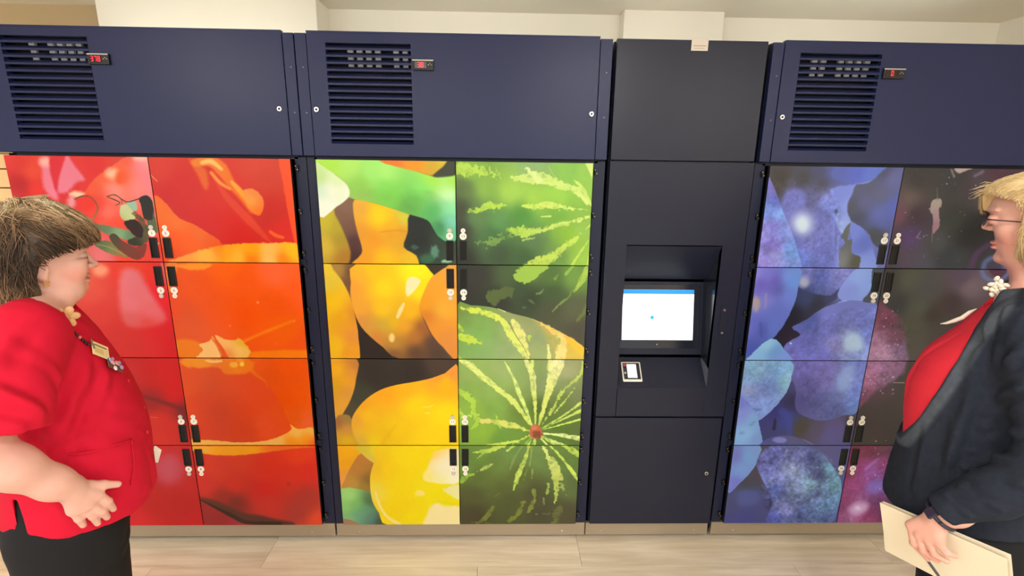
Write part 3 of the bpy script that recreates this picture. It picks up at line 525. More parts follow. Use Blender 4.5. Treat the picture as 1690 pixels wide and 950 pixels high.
    p.base([(300,150,58,54,52),(600,150,60,58,57),(800,200,70,58,64),(1000,120,80,50,62),(250,330,94,78,72),(300,450,68,50,58),(130,450,104,64,76),(230,650,84,58,100),(200,850,76,62,76),(450,700,68,66,64),(350,850,72,70,78),(600,500,50,52,47),(750,600,30,30,32),(850,550,28,28,30),(550,850,50,54,58),(900,330,78,70,68),(100,700,70,55,62),(500,300,66,62,60),(1200,400,60,45,55),(1200,900,70,60,90)])
    p.mottle([(40,60),(1500,60),(1500,900),(40,900)], .16, 'c', 2)
    p.poly([(620,60),(790,60),(700,90),(650,105)], (188,160,150), 8); p.stroke([(590,75),(615,135)], [14,18], (130,115,112), 8); p.stroke([(790,130),(855,95)], [24,30], (120,100,115), 14)
    p.poly([(430,340),(500,322),(508,390),(486,410),(492,545),(465,592),(432,618),(436,480),(414,430)], [(460,370,165,148,130),(465,450,160,125,128),(460,560,150,108,112)], 6, jag=8); p.stroke([(470,230),(475,330)], [4,10], (110,100,92), 5); p.stroke([(430,615),(425,690)], [10,4], (120,105,95), 5)
    p.stroke([(300,650),(330,600)], [18,8], (125,112,120), 10)
    p.specks(180, 70, 900, 880, 60, (165,160,160), 1.2, 3)
    p.stroke([(760,900),(800,800),(880,730),(960,700),(1100,720),(1200,800),(1250,900)], [60,60,50,50,50,50,60], (78,50,80), 24, al=.9)
    p.stroke([(860,930),(880,860),(950,820),(1020,850),(1060,930)], [50,50,46,50,50], (95,105,150), 20, al=.8)
    p.crop(1425, 435, 5.43, door_clip(1, 1))
    p.base([(400,150,80,80,66),(300,350,50,50,53),(500,400,78,78,64),(800,350,60,45,48),(950,200,112,92,96),(900,130,80,62,78),(450,700,78,72,64),(560,250,72,70,68),(250,150,58,54,50),(620,450,58,48,46),(700,600,66,60,54),(450,550,76,74,60),(400,820,84,76,68),(1300,400,60,50,60)])
    p.stroke([(1060,40),(1080,110),(1150,150),(1230,140),(1290,90),(1290,30)], [40,40,36,36,40,44], (100,112,158), 18, al=.85); p.poly([(1130,30),(1270,30),(1270,90),(1210,130),(1150,100)], (85,45,62), 10)
    p.poly([(100,355),(220,395),(330,480),(368,600),(385,760),(385,930),(20,930)], [(200,500,115,58,80),(150,780,182,132,155),(300,650,106,62,80),(320,780,122,92,122),(100,450,110,60,75),(220,850,170,125,150),(100,700,160,110,135),(340,560,85,60,68)], 22)
    p.mottle([(60,400),(380,500),(380,880),(40,880)], .3, 'j'); p.specks(100, 400, 370, 880, 45, (215,175,200), 1.5, 9); p.blob(1085,350,30,10,(100,70,70),8,.5)
    p.crop(1375, 588, 3.37, door_clip(1, 2))
    p.base([(400,150,72,65,60),(300,300,68,60,56),(200,450,70,60,56),(350,400,66,58,54),(150,350,66,56,54),(600,250,60,55,52),(280,200,82,62,68)])
    p.poly([(175,20),(395,20),(385,90),(300,160),(240,190),(150,280),(120,240)], [(210,110,172,108,136),(330,55,142,98,128),(300,120,140,100,125),(180,220,125,72,96),(250,60,165,110,145)], 20, jag=14)
    p.mottle([(160,30),(390,30),(240,200),(140,260)], .35, 'j'); p.specks(165, 35, 340, 230, 30, (215,185,215), 1.0, 12); p.stroke([(335,145),(395,146)], [6,8], (150,135,128), 4); p.specks(190, 450, 350, 490, 8, (215,200,205), .8, 15)
    p.crop(1375, 588, 3.37, door_clip(1, 3))
    p.base([(200,520,110,45,66),(150,620,150,62,115),(120,700,165,75,130),(250,720,130,92,166),(140,840,190,125,170),(250,800,120,60,110),(60,800,148,65,110),(200,880,150,62,106),(300,600,140,60,106),(350,820,90,50,75),(100,560,110,45,62),(80,660,140,50,85),(400,600,120,55,95),(500,800,80,45,70),(210,640,160,90,165),(300,500,95,60,70)])
    p.mottle([(40,500),(600,500),(600,920),(20,920)], .25, 'j'); p.poly([(90,850),(130,815),(190,820),(180,860),(120,880)], (215,165,200), 30); p.blob(138, 842, 16, 12, (235,205,225), 12); p.stroke([(180,625),(250,570)], [18,10], (180,130,200), 14, al=.7); p.poly([(200,700),(260,690),(290,730),(240,760),(190,745)], (135,110,190), 22, al=.7)
    p.specks(140, 500, 330, 750, 22, (225,195,220), 1.0, 20); p.specks(100, 885, 260, 915, 10, (220,180,200), 1.2, 22)
    return p.img

def print_material(name, img):
    H, W = img.shape[:2]
    im = bpy.data.images.new(name, W, H); px = np.ones((H, W, 4), np.float32)
    px[..., :3] = np.clip(img[::-1], 0, 1); im.pixels.foreach_set(px.ravel()); im.update(); im.pack()
    m = bpy.data.materials.new(name); m.use_nodes = True; nt = m.node_tree; b = nt.nodes['Principled BSDF']
    t = nt.nodes.new('ShaderNodeTexImage'); t.image = im; t.extension = 'EXTEND'
    g = nt.nodes.new('ShaderNodeMix'); g.data_type = 'RGBA'; g.blend_type = 'MULTIPLY'; g.inputs[0].default_value = 1
    g.inputs[7].default_value = (PRINT_GAIN, PRINT_GAIN, PRINT_GAIN, 1)
    nt.links.new(t.outputs['Color'], g.inputs[6]); nt.links.new(g.outputs[2], b.inputs['Base Color'])
    b.inputs['Roughness'].default_value = 0.28; b.inputs['Specular IOR Level'].default_value = 0.27
    return m
PRINT_GAIN = 0.92
# ------------------------------------------------------------------ the room
M_WALL = mat('cream_wall_paint', (248,242,226), 0.9, noise=(2.0, 0.02), bump=(160, 0.05, 0.002))
M_TANW = mat('darker_tan_wall', (196,172,132), 0.9, noise=(2.0, 0.03))  # darker tan than the cream walls, for the stretch at far left
M_CEIL = mat('ceiling_paint', (246,238,220), 0.95, noise=(1.2, 0.03))
M_FLOOR_GAP = mat('floor_joint', (120,96,70), 0.8)
WY = 0.75
def struct(name, mb, m): return tag(mb.build(name, m), kind='structure')
struct('wall_back', MB().box(-1.99, 5.0, WY, WY+0.1, 0, CEIL), M_WALL)
struct('wall_recess', MB().box(-5.0, -1.99, WY+0.02, WY+0.12, 0, CEIL), M_TANW)
struct('wall_pillar', MB().box(-1.87, -0.862, 0.57, WY-0.001, 0, CEIL, bev=0.004), M_WALL)
struct('wall_pier', MB().box(0.595, 1.09, 0.655, WY-0.001, 0, CEIL, bev=0.004), M_WALL)
struct('wall_right', MB().box(2.56, 2.66, -6.0, WY-0.001, 0, CEIL), M_WALL)
struct('ceiling', MB().box(-5.1, 5.0, -6.1, WY+0.15, CEIL, CEIL+0.1), M_CEIL)
M_BASE = mat('baseboard_vinyl', (70,62,56), 0.6)
struct('baseboard_right', MB().box(2.545, 2.559, -6.0, WY-0.01, 0, 0.10), M_BASE)

# floor of wood-look vinyl planks, each one a piece
fl = struct('floor', MB().box(-5.1, 5.0, -6.1, WY+0.15, -0.06, -0.0025), M_FLOOR_GAP)
M_PLANK = bpy.data.materials.new('wood_look_vinyl'); M_PLANK.use_nodes = True
nt = M_PLANK.node_tree; b = nt.nodes['Principled BSDF']
tc = nt.nodes.new('ShaderNodeTexCoord'); mp = nt.nodes.new('ShaderNodeMapping'); mp.inputs['Scale'].default_value = (1.6, 22, 1)
oi = nt.nodes.new('ShaderNodeObjectInfo'); add = nt.nodes.new('ShaderNodeVectorMath'); add.operation = 'ADD'
nt.links.new(tc.outputs['Object'], mp.inputs[0]); nt.links.new(mp.outputs[0], add.inputs[0])
sc_ = nt.nodes.new('ShaderNodeMath'); sc_.operation = 'MULTIPLY'; sc_.inputs[1].default_value = 57; nt.links.new(oi.outputs['Random'], sc_.inputs[0]); nt.links.new(sc_.outputs[0], add.inputs[1])
n1 = nt.nodes.new('ShaderNodeTexNoise'); n1.inputs['Scale'].default_value = 1.5; n1.inputs['Detail'].default_value = 6; n1.inputs['Distortion'].default_value = 0.6
nt.links.new(add.outputs[0], n1.inputs['Vector'])
cr = nt.nodes.new('ShaderNodeValToRGB'); nt.links.new(n1.outputs['Fac'], cr.inputs[0])
cr.color_ramp.elements[0].position = 0.3; cr.color_ramp.elements[0].color = lin((216,201,176))+(1,)
cr.color_ramp.elements[1].position = 0.72; cr.color_ramp.elements[1].color = lin((246,234,215))+(1,)
hs = nt.nodes.new('ShaderNodeHueSaturation'); mr = nt.nodes.new('ShaderNodeMapRange'); mr.inputs['To Min'].default_value = 0.9; mr.inputs['To Max'].default_value = 1.07
nt.links.new(oi.outputs['Random'], mr.inputs['Value']); nt.links.new(mr.outputs[0], hs.inputs['Value']); nt.links.new(cr.outputs[0], hs.inputs['Color'])
nt.links.new(hs.outputs[0], b.inputs['Base Color']); b.inputs['Roughness'].default_value = 0.42
PL, PWD = 1.42, 0.205
proto = None; rs = random.Random(4); row = 0; y = -6.08
while y < WY:
    x = -5.05 - rs.uniform(0, PL)
    while x < 4.95:
        x0, x1 = max(x, -5.05), min(x+PL, 4.95)
        if x1-x0 > 0.03:
            if abs((x1-x0)-PL) < 1e-6:
                if proto is None:
                    proto = MB().box(0, PL-0.0015, 0, PWD-0.0015, -0.003, 0, bev=0.0006).build('plank', M_PLANK, fl, (x0, y, 0))
                else: dup(proto, fl, loc=(x0, y, 0))
            else: MB().box(0, x1-x0-0.0015, 0, PWD-0.0015, -0.003, 0, bev=0.0006).build('plank', M_PLANK, fl, (x0, y, 0))
        x += PL
    y += PWD

# slatted board standing at the left of the lockers
M_SLAT = mat('pale_maple_slat', (238,196,138), 0.45, noise=(3, 0.06, (1, 1, 14)))
M_SLATGAP = mat('slat_groove', (120,92,62), 0.8)
sw = MB().box(-2.75, -1.903, 0.085, 0.10, 0.0, 1.752).build('slat_board', M_SLATGAP)
tag(sw, 'pale wooden slatted board at the left end of the lockers', 'display board')
z = 0.004; sp = None
while z < 1.74:
    h = min(0.0735, 1.752-z)
    if h < 0.0735: MB().box(-2.75, -1.903, 0.066, 0.0845, 0, h-0.003, bev=0.0015).build('slat', M_SLAT, sw, (0, 0, z))
    elif sp is None: sp = MB().box(-2.75, -1.903, 0.066, 0.0845, 0, 0.069, bev=0.0015).build('slat', M_SLAT, sw, (0, 0, z))
    else: dup(sp, sw, loc=(0, 0, z))
    z += 0.0735

# round drum lights under the ceiling
M_TRIMW = mat('white_light_trim', (240,238,232), 0.5)
M_GLOW = mat('light_diffuser', (250,246,238), 0.5, emit=((255,252,246), LAMP_S))
LAMP_WHERE = ('front row, over the woman in red', 'front row, over the middle of the aisle', 'front row, at the right wall', 'rear row, at the left', 'rear row, in the middle', 'rear row, at the right wall', 'between the rows, left of the middle', 'between the rows, right of the middle')
for k, (lx, ly) in enumerate(LAMP_SPOTS):
    r = empty('ceiling_light', (lx, ly, CEIL))
    tag(r, 'round white drum light under the ceiling, '+LAMP_WHERE[k], 'ceiling light', 'drum ceiling lights')
    MB().cyl((0, 0, -0.016), 0.185, 0.015, 'z', 28).build('light_trim', M_TRIMW, r)
    MB().cyl((0, 0, -0.085), 0.150, 0.0685, 'z', 28, 0, 0.17).build('diffuser', M_GLOW, r)

# strip lights lying on top of the lockers, behind their front panels
M_TUBE = mat('strip_light_tube', (250,248,242), 0.5, emit=((255,252,244), STRIP_S))
for k, (xa, xb, wh) in enumerate(((-1.85, -0.85, 'tomato lockers'), (-0.68, 0.33, 'pepper lockers'), (0.46, 0.96, 'dark kiosk'), (1.10, 2.10, 'blueberry lockers'))):
    o = MB().box(xa, xb, 0.40, 0.44, 2.193, 2.203, 0).build('strip_light', M_TRIMW)
    MB().cyl((xa+0.02, 0.42, 2.216), 0.013, xb-xa-0.04, 'x', 14).build('tube', M_TUBE, o)
    tag(o, 'slim white strip light lying on top of the '+wh, 'strip light', 'strip lights on the lockers')
# ------------------------------------------------------------------ the lockers
def paint_mat(name, col, rough=0.38):
    return mat(name, col, rough, spec=0.32, noise=(1.5, 0.05), bump=(420, 0.06, 0.0006))
M_NAVY = paint_mat('navy_powder_coat', (31,39,80))
M_KIOSK = paint_mat('slate_navy_powder_coat', (27,32,52), 0.36)
M_BODY = paint_mat('dark_navy_steel', (22,27,46), 0.45)
M_POST = paint_mat('navy_post', (26,33,60), 0.42)
M_BLACK = mat('black_plastic', (14,14,16), 0.45)
M_PIT = mat('recess_black', (5,5,6), 0.8)
M_STEEL = mat('satin_kick_steel', (176,164,146), 0.38, 0.55, noise=(4, 0.04, (1, 30, 30)))
M_CHROME = mat('bright_metal', (225,222,215), 0.22, 0.9)
M_DULL = mat('dull_screw', (120,120,130), 0.4, 0.7)
M_WHITE = mat('white_label', (240,236,228), 0.5)
M_GREYD = mat('pale_grey_disc', (196,190,182), 0.4, 0.2)
M_INK = mat('dark_ink', (60,60,70), 0.6)
M_EDGE = mat('door_edge', (24,22,26), 0.5)
M_LED = mat('red_segment', (60,0,5), 0.4, emit=((255,40,60), 3.2))
M_DISP = mat('display_window', (30,4,8), 0.2)
M_FIN = mat('aluminium_fin', (252,252,250), 0.35, 0.3, emit=None)
M_LABEL = mat('beige_rating_label', (214,206,196), 0.5)

IMG = {'tomato': print_material('tomato_print', paint_tomato()),
       'pepper': print_material('pepper_and_watermelon_print', paint_pepper()*np.array([0.99, 1.02, 0.99])),
       'berry': print_material('berry_print', paint_berry()*np.array([0.96, 1.03, 1.13]))}

ZB = Z_TOP-PH           # bottom of the doors
UP0, UP1 = 1.757, 2.194  # upper compartment
def door_mesh(name, pm, x0, x1, z0, z1, xo, parent):
    """door with printed front, its rim bevelled; origin at the hinge-side bottom corner"""
    bm = bmesh.new(); uvl = bm.loops.layers.uv.new('UVMap')
    g = 0.0016; a, b_, c, d = x0+g, x1-g, z0+g, z1-g; e = 0.0012
    F = [bm.verts.new(p) for p in ((a+e,0,c+e),(b_-e,0,c+e),(b_-e,0,d-e),(a+e,0,d-e))]
    B = [bm.verts.new(p) for p in ((a,e,c),(b_,e,c),(b_,e,d),(a,e,d))]
    K = [bm.verts.new(p) for p in ((a,0.019,c),(b_,0.019,c),(b_,0.019,d),(a,0.019,d))]
    bm.faces.new(F).material_index = 0
    for i in range(4):
        j = (i+1) % 4
        bm.faces.new((B[i],B[j],F[j],F[i])).material_index = 0
        bm.faces.new((K[i],K[j],B[j],B[i])).material_index = 1
    bm.faces.new(K[::-1]).material_index = 1
    for f in bm.faces:
        for l in f.loops: l[uvl].uv = ((l.vert.co.x-xo)/PW, 1-(Z_TOP-l.vert.co.z)/PH)
    me = bpy.data.meshes.new(name); bm.to_mesh(me); bm.free(); me.materials.append(pm); me.materials.append(M_EDGE)
    o = bpy.data.objects.new(name, me); COL.objects.link(o); o.parent = parent; return o

HANDLE = None
def handle_mesh():
    """recessed pull: black rim with a sunk well"""
    m = MB(); w, h = 0.0155, 0.041
    m.box(-w, w, -0.0035, 0, -h, -h+0.003, 0); m.box(-w, w, -0.0035, 0, h-0.003, h, 0)
    m.box(-w, -w+0.003, -0.0035, 0, -h+0.003, h-0.003, 0); m.box(w-0.003, w, -0.0035, 0, -h+0.003, h-0.003, 0)
    m.box(-w+0.003, w-0.003, -0.0006, 0.0, -h+0.003, h-0.003, 1)
    return m
def badge_mesh(num):
    m = MB(); m.cyl((0, -0.0022, 0), 0.0142, 0.0022, 'y', 22, 0)
    M = Matrix.Translation((0, -0.0023, 0)) @ Matrix.Rotation(math.pi/2, 4, 'X')
    m.text(str(num), 0.0155, M, 1); return m
def lock_obj(parent, x, z, name='lock', y=0.0):
    m = MB(); m.cyl((0, -0.006, 0), 0.0085, 0.006, 'y', 18, 0); m.cyl((0, -0.0066, 0), 0.0045, 0.001, 'y', 12, 1); m.box(-0.001, 0.001, -0.0072, -0.0066, -0.004, 0.004, 1)
    return m.build(name, [M_CHROME, M_BLACK], parent, (x, y, z))

HINGE = [None]
def hinge(parent, x, z, side):
    if HINGE[0] is None:
        m = MB(); m.box(-0.005, 0.005, -0.009, 0.0, -0.012, 0.012, 0, 0.001); m.cyl((-0.0035, -0.0115, 0.008), 0.0017, 0.002, 'y', 6, 1); m.cyl((0.004, -0.0115, -0.006), 0.0017, 0.002, 'y', 6, 1); m.cyl((-0.004, -0.008, -0.010), 0.0025, 0.020, 'z', 8, 0)
        HINGE[0] = m.build('hinge', [M_BLACK, M_CHROME], parent, (x, 0.030, z))
    else: dup(HINGE[0], parent, loc=(x, 0.030, z))

def seg_digits(m, txt, cx, cz, w, h, y, mi):
    t = w*0.2; gap = w*0.42; n = len(txt); x = cx-(n*w+(n-1)*gap)/2
    S = {'0':'abcdef','3':'abgcd','7':'abc','8':'abcdefg'}
    for ch in txt:
        P = {'a':(x+t*.6,x+w-t*.6,cz+h/2-t,cz+h/2),'d':(x+t*.6,x+w-t*.6,cz-h/2,cz-h/2+t),'g':(x+t*.6,x+w-t*.6,cz-t/2,cz+t/2),
             'f':(x,x+t,cz+t*.5,cz+h/2-t*.4),'b':(x+w-t,x+w,cz+t*.5,cz+h/2-t*.4),'e':(x,x+t,cz-h/2+t*.4,cz-t*.5),'c':(x+w-t,x+w,cz-h/2+t*.4,cz-t*.5)}
        for s_ in S[ch]:
            a, b_, c, d = P[s_]; m.box(a, b_, y-0.0006, y, c, d, mi)
        x += w+gap

def display(parent, x0, x1, z0, z1, txt):
    d = MB().box(x0, x1, -0.010, -0.0005, z0, z1, 0, 0.002)
    cx, cz = (x0+x1)/2, (z0+z1)/2; w = x1-x0
    d.box(x0+w*0.12, x0+w*0.66, -0.0108, -0.010, cz-0.011, cz+0.011, 1)
    d.box(x0, x1, -0.0106, -0.0099, z1-0.005, z1-0.0012, 3)
    for i in range(3): d.box(x1-w*0.26+i*0.006, x1-w*0.26+i*0.006+0.0025, -0.0108, -0.010, cz-0.0015+(i % 2)*0.004, cz+0.0015+(i % 2)*0.004, 3)
    o = d.build('temperature_display', [M_BLACK, M_DISP, M_LED, M_GREYD], parent)
    s_ = MB(); seg_digits(s_, txt, x0+w*0.39, cz, 0.0088, 0.0180, -0.0109, 0); s_.build('digits', M_LED, o)
    return o

def upper_unit(root, ux0, ux1, px0, px1, vent, seedtxt, disp, locks, strip_screws):
    """machine compartment: front panel with louvred vent, side strips"""
    zb, zt = UP0, UP1
    c = MB(); t = 0.02
    c.box(ux0, ux1, 0.50, 0.52, zb, zt-0.002); c.box(ux0, ux0+t, 0.022, 0.50, zb, zt-0.002); c.box(ux1-t, ux1, 0.022, 0.50, zb, zt-0.002)
    c.box(ux0+t, ux1-t, 0.022, 0.50, zb, zb+t); c.box(ux0+t, ux1-t, 0.022, 0.45, zt-0.012, zt-0.002)
    c.build('machine_housing', M_BODY, root)
    v0, v1, vz0, vz1 = vent
    f = MB(); g = 0.002
    a, b_ = px0+g, px1-g
    f.box(a, v0, 0, 0.02, zb+g, zt); f.box(v1, b_, 0, 0.02, zb+g, zt)
    f.box(v0, v1, 0, 0.02, zb+g, vz0); f.box(v0, v1, 0, 0.02, vz1, zt)
    bmesh.ops.remove_doubles(f.bm, verts=f.bm.verts, dist=1e-5)
    f.box(a, b_, -0.0015, 0.02, zt, zt+0.006)
    pn = f.build('machine_panel', M_NAVY, root)
    n = 15; pitch = (vz1-vz0)/n; sl = None
    for i in range(n):
        z = vz0+i*pitch
        if sl is None:
            m = MB(); L = v1-v0
            prof = [(-0.001, 0.0), (-0.001, pitch*0.30), (0.013, pitch*0.72), (0.0145, pitch*0.68), (0.002, pitch*0.24), (0.002, 0.0)]
            m.prism([(0.0, y_, z_) for y_, z_ in prof], (L, 0, 0)); sl = m.build('louver_slat', M_NAVY, root, (v0, 0, z))
        else: dup(sl, root, loc=(v0, 0, z))
    k = MB()
    for i in range(7):
        for j in range(3):
            if (i*7+j*5+len(seedtxt)) % 5 == 0: continue
            xx = v0+(v1-v0)*(0.22+0.11*i); zz = vz1-0.026-0.026*j
            k.box(xx, xx+0.021, 0.034+0.004*j, 0.05, zz, zz+0.016, 0, 0.002)
    k.box(v0-0.02, v1+0.02, 0.052, 0.06, vz0-0.01, vz1+0.01, 1)
    k.build('condenser_coil', [M_FIN, M_PIT], root)
    for (s0, s1) in strip_screws:
        m = MB().box(s0+0.0012, s1-0.0012, 0.001, 0.021, zb+g, zt-0.002, bev=0.001); so = m.build('side_strip', M_NAVY, root)
        for zz in (2.075, 1.915): MB().cyl((0, -0.001, 0), 0.0028, 0.002, 'y', 8).build('screw', M_DULL, so, ((s0+s1)/2+0.004, 0, zz))
    x0, x1, z0, z1 = disp; display(root, x0, x1, z0, z1, seedtxt)
    for lx in locks: lock_obj(root, lx, 1.927)

def cabinet(name, label, ux0, ux1, dx0, pm, nums, upper, hinge_sides):
    root = empty(name, ((ux0+ux1)/2, 0.0, 0))
    holder = root
    off = -(ux0+ux1)/2
    # everything below is modelled in room coordinates and shifted under the root
    kids_before = set(bpy.data.objects)
    b0 = MB(); t = 0.03
    bx0 = max(ux0, -1.897)
    b0.box(bx0, bx0+t, 0.046, 0.52, 0.045, UP0); b0.box(ux1-t, ux1, 0.046, 0.52, 0.045, UP0)
    b0.box(bx0+t, ux1-t, 0.046, 0.52, 0.045, 0.11); b0.box(bx0+t, ux1-t, 0.50, 0.52, 0.11, UP0)
    b0.box(bx0+t, ux1-t, 0.030, 0.50, UP0-0.012, UP0)
    b0.box(dx0+DW-0.02, dx0+DW+0.02, 0.03, 0.50, 0.11, UP0-0.012)
    b0.box(dx0+PW, ux1-0.0005, 0.046, 0.0465, 0.11, UP0-0.012)
    for r in range(1, 4): b0.box(bx0+t, ux1-t, 0.024, 0.5, Z_TOP-r*DH-0.012, Z_TOP-r*DH+0.012)
    b0.build('carcass', M_BODY, root)
    # posts beside the doors
    for (s0, s1) in ((ux0, dx0-0.004), (dx0+PW+0.004, ux1)):
        if s1-s0 > 0.01:
            p_ = MB().box(max(s0, bx0)+0.0015, s1, 0.030, 0.0455, 0.095, UP0-0.004)
            p_.build('post', M_POST, root)
    global HANDLE
    k = 0
    for c in range(2):
        for r in range(4):
            z1 = Z_TOP-r*DH; z0 = z1-DH; x0 = dx0+c*DW
            d = door_mesh('door', pm, x0, x0+DW, z0, z1, dx0, root)
            up = (r % 2 == 0)      # handle sits at the bottom corner on rows 1 and 3
            hx = x0+DW-0.027 if c == 0 else x0+0.027
            hz = z0+0.058 if up else z1-0.058
            if HANDLE is None: HANDLE = handle_mesh().build('handle', [M_BLACK, M_PIT], d, (hx, 0, hz))
            else: dup(HANDLE, d, loc=(hx, 0, hz))
            s_ = 1 if up else -1
            badge_mesh(nums[k]).build('number_badge', [M_WHITE, M_INK], d, (hx, -0.0002, hz+s_*0.0585))
            m = MB().cyl((0, -0.004, 0), 0.0095, 0.004, 'y', 16, 0); m.cyl((0, -0.0045, 0), 0.004, 0.0006, 'y', 10, 1)
            m.build('keyhole', [M_GREYD if c == 0 else M_WHITE, M_LABEL], d, (hx, 0, hz+s_*0.0815))
            k += 1
    for side in hinge_sides:
        hx = dx0+PW+0.013 if side == 'r' else dx0-0.013
        for r in range(4):
            z1 = Z_TOP-r*DH
            for zz in (z1-0.035, z1-0.205, z1-DH+0.035): hinge(root, hx, zz, side)
    kp = MB().box(bx0+0.003, ux1-0.003, 0.028, 0.044, 0.026, 0.092, 0, 0.0015)
    ko = kp.build('kick_plate', M_STEEL, root)
    for xx in (bx0+0.11, ux1-0.11): MB().cyl((0, 0.0265, 0), 0.004, 0.002, 'y', 10).build('screw', M_CHROME, ko, (xx, 0, 0.05))
    for xx in (bx0+0.12, ux1-0.12):
        for yy in (0.10, 0.46):
            m = MB().cyl((0, 0, 0), 0.035, 0.012, 'z', 16); m.cyl((0, 0, 0.012), 0.012, 0.034, 'z', 10); m.build('foot', M_BLACK, root, (xx, yy, 0))
    upper_unit(root, *upper)
    for o in set(bpy.data.objects)-kids_before:
        if o.parent is root: o.location.x += off
    return tag(root, label, 'locker')

cabinet('refrigerated_locker', 'refrigerated locker cabinet with red tomato pictures on its eight doors', -1.935, -0.7625, -1.8936, IMG['tomato'], [1,2,3,4,5,6,7,8],
        (-1.935, -0.7625, -1.935, -0.804, (-1.815, -1.505, 1.797, 2.165), '378', (-1.508, -1.432, 2.070, 2.108), (-0.834,), ((-0.804, -0.7625),)), 'r')
cabinet('refrigerated_locker', 'refrigerated locker cabinet with yellow pepper and green watermelon pictures', -0.7605, 0.4145, -0.7172, IMG['pepper'], [9,10,11,12,13,14,15,16],
        (-0.7605, 0.4145, -0.717, 0.367, (-0.648, -0.336, 1.797, 2.161), '38', (-0.330, -0.252, 2.070, 2.108), (-0.696, 0.345), ((-0.7605, -0.717), (0.367, 0.4145))), 'r')
cabinet('refrigerated_locker', 'refrigerated locker cabinet with blueberry pictures at the right', 1.0165, 2.19, 1.0631, IMG['berry'], [17,18,19,20,21,22,23,24],
        (1.0165, 2.19, 1.060, 2.147, (1.124, 1.436, 1.797, 2.157), '0', (1.447, 1.529, 2.071, 2.108), (1.083, 2.12), ((1.0165, 1.060), (2.147, 2.19))), 'l')

# ------------------------------------------------------------------ kiosk between the lockers
KX0, KX1 = 0.4285, 0.9985
kroot = empty('order_kiosk', (0.7135, 0, 0)); before = set(bpy.data.objects)
tag(kroot, 'tall dark navy kiosk with recessed lit touch screen between the lockers', 'kiosk')
M_SCR = mat('lit_screen', (240,244,250), 0.3, emit=((246,249,255), 1.0))
M_SBLUE = mat('screen_blue_band', (20,120,200), 0.3, emit=((30,140,215), 0.9))
M_SDOT = mat('screen_teal_dot', (40,150,200), 0.3, emit=((50,165,205), 0.8))
M_GLOSS = mat('glossy_dark_bezel', (30,34,46), 0.12, spec=0.6)
b0 = MB()
b0.box(KX0, KX0+0.02, 0.046, 0.52, 0.045, UP1); b0.box(KX1-0.02, KX1, 0.046, 0.52, 0.045, UP1); b0.box(KX0+0.02, KX1-0.02, 0.50, 0.52, 0.045, UP1)
b0.box(KX0+0.02, KX1-0.02, 0.046, 0.50, 0.045, 0.10); b0.box(KX0+0.02, KX1-0.02, 0.046, 0.5, UP1-0.014, UP1-0.002)
b0.box(KX0+0.02, KX1-0.02, 0.024, 0.5, UP0-0.008, UP0+0.004); b0.box(KX0+0.02, KX1-0.02, 0.024, 0.5, 0.645, 0.665)
b0.build('carcass', M_BODY, kroot)
MB().box(KX0, KX1-0.002, -0.001, 0.022, UP0+0.002, UP1, bev=0.0015).build('upper_panel', M_KIOSK, kroot)
# centre panel with the recess
OX0, OX1, OZ0, OZ1 = 0.515, 0.909, 0.796, 1.421
m = MB()
m.box(KX0, OX0, 0, 0.022, 0.660, UP0-0.003); m.box(OX1, KX1+0.002, 0, 0.022, 0.660, UP0-0.003)
m.box(OX0, OX1, 0, 0.022, OZ1, UP0-0.003); m.box(OX0+0.003, OX1+0.005, 0.0008, 0.022, 0.660, OZ0)
m.build('front_panel', M_KIOSK, kroot)
YT, ZT, YB, ZBt = 0.142, 1.253, 0.088, 0.906
e = 0.004
hd = MB().prism([(OX0, 0.0, OZ1), (OX0, YT, ZT), (OX0, YT, ZT+e), (OX0, 0.0, OZ1+e)], (OX1-OX0, 0, 0)).build('hood', M_KIOSK, kroot)
for xa, nm in ((OX0-0.003, 'recess_side'), (OX1, 'recess_side')):
    MB().prism([(xa, 0.0005, OZ0), (xa, 0.0005, OZ1), (xa, YT, ZT), (xa, YT+0.01, ZT-0.01), (xa, YB+0.01, ZBt), (xa, YB, ZBt)], (0.003, 0, 0)).build(nm, M_GLOSS if xa > 0.7 else M_KIOSK, kroot)
# tilted screen board
dz, dy = ZT-0.012-(ZBt+0.012), (YT+0.008)-(YB+0.008)
ang = math.atan2(dy, dz); Ls = math.hypot(dy, dz)
sb = MB().box(OX0, OX1, 0, 0.012, 0, Ls, 0).build('screen_bezel', M_KIOSK, kroot); sb.location = (0, YB+0.006, ZBt+0.010); sb.rotation_euler = (-ang, 0, 0)
W0, W1 = 0.547, 0.867; H0, H1 = 0.066, 0.292
fr = MB().box(OX0+0.012, OX1-0.012, -0.003, -0.0003, 0.028, Ls-0.012, 0, 0.001).build('monitor', M_GLOSS, kroot); fr.location = sb.location; fr.rotation_euler = sb.rotation_euler
sc = MB().box(W0, W1, -0.0042, -0.0032, H0, H1, 0)
sc.box(W0, W1, -0.0046, -0.0042, H1-0.019, H1-0.0002, 1)
cxs, czs = W0+(W1-W0)*0.42, H0+(H1-H0)*0.45
sc.cyl((cxs, -0.0046, czs), 0.0085, 0.0004, 'y', 14, 2)
for i in range(5): sc.box(cxs+0.020+i*0.006, cxs+0.023+i*0.006, -0.0045, -0.0042, czs+0.046+(i % 2)*0.003, czs+0.052+(i % 2)*0.003, 2)
sc.build('touch_screen', [M_SCR, M_SBLUE, M_SDOT], fr)
MB().cyl(((W0+W1)/2, -0.0036, 0.046), 0.0025, 0.0005, 'y', 8).build('indicator', M_GREYD, fr)
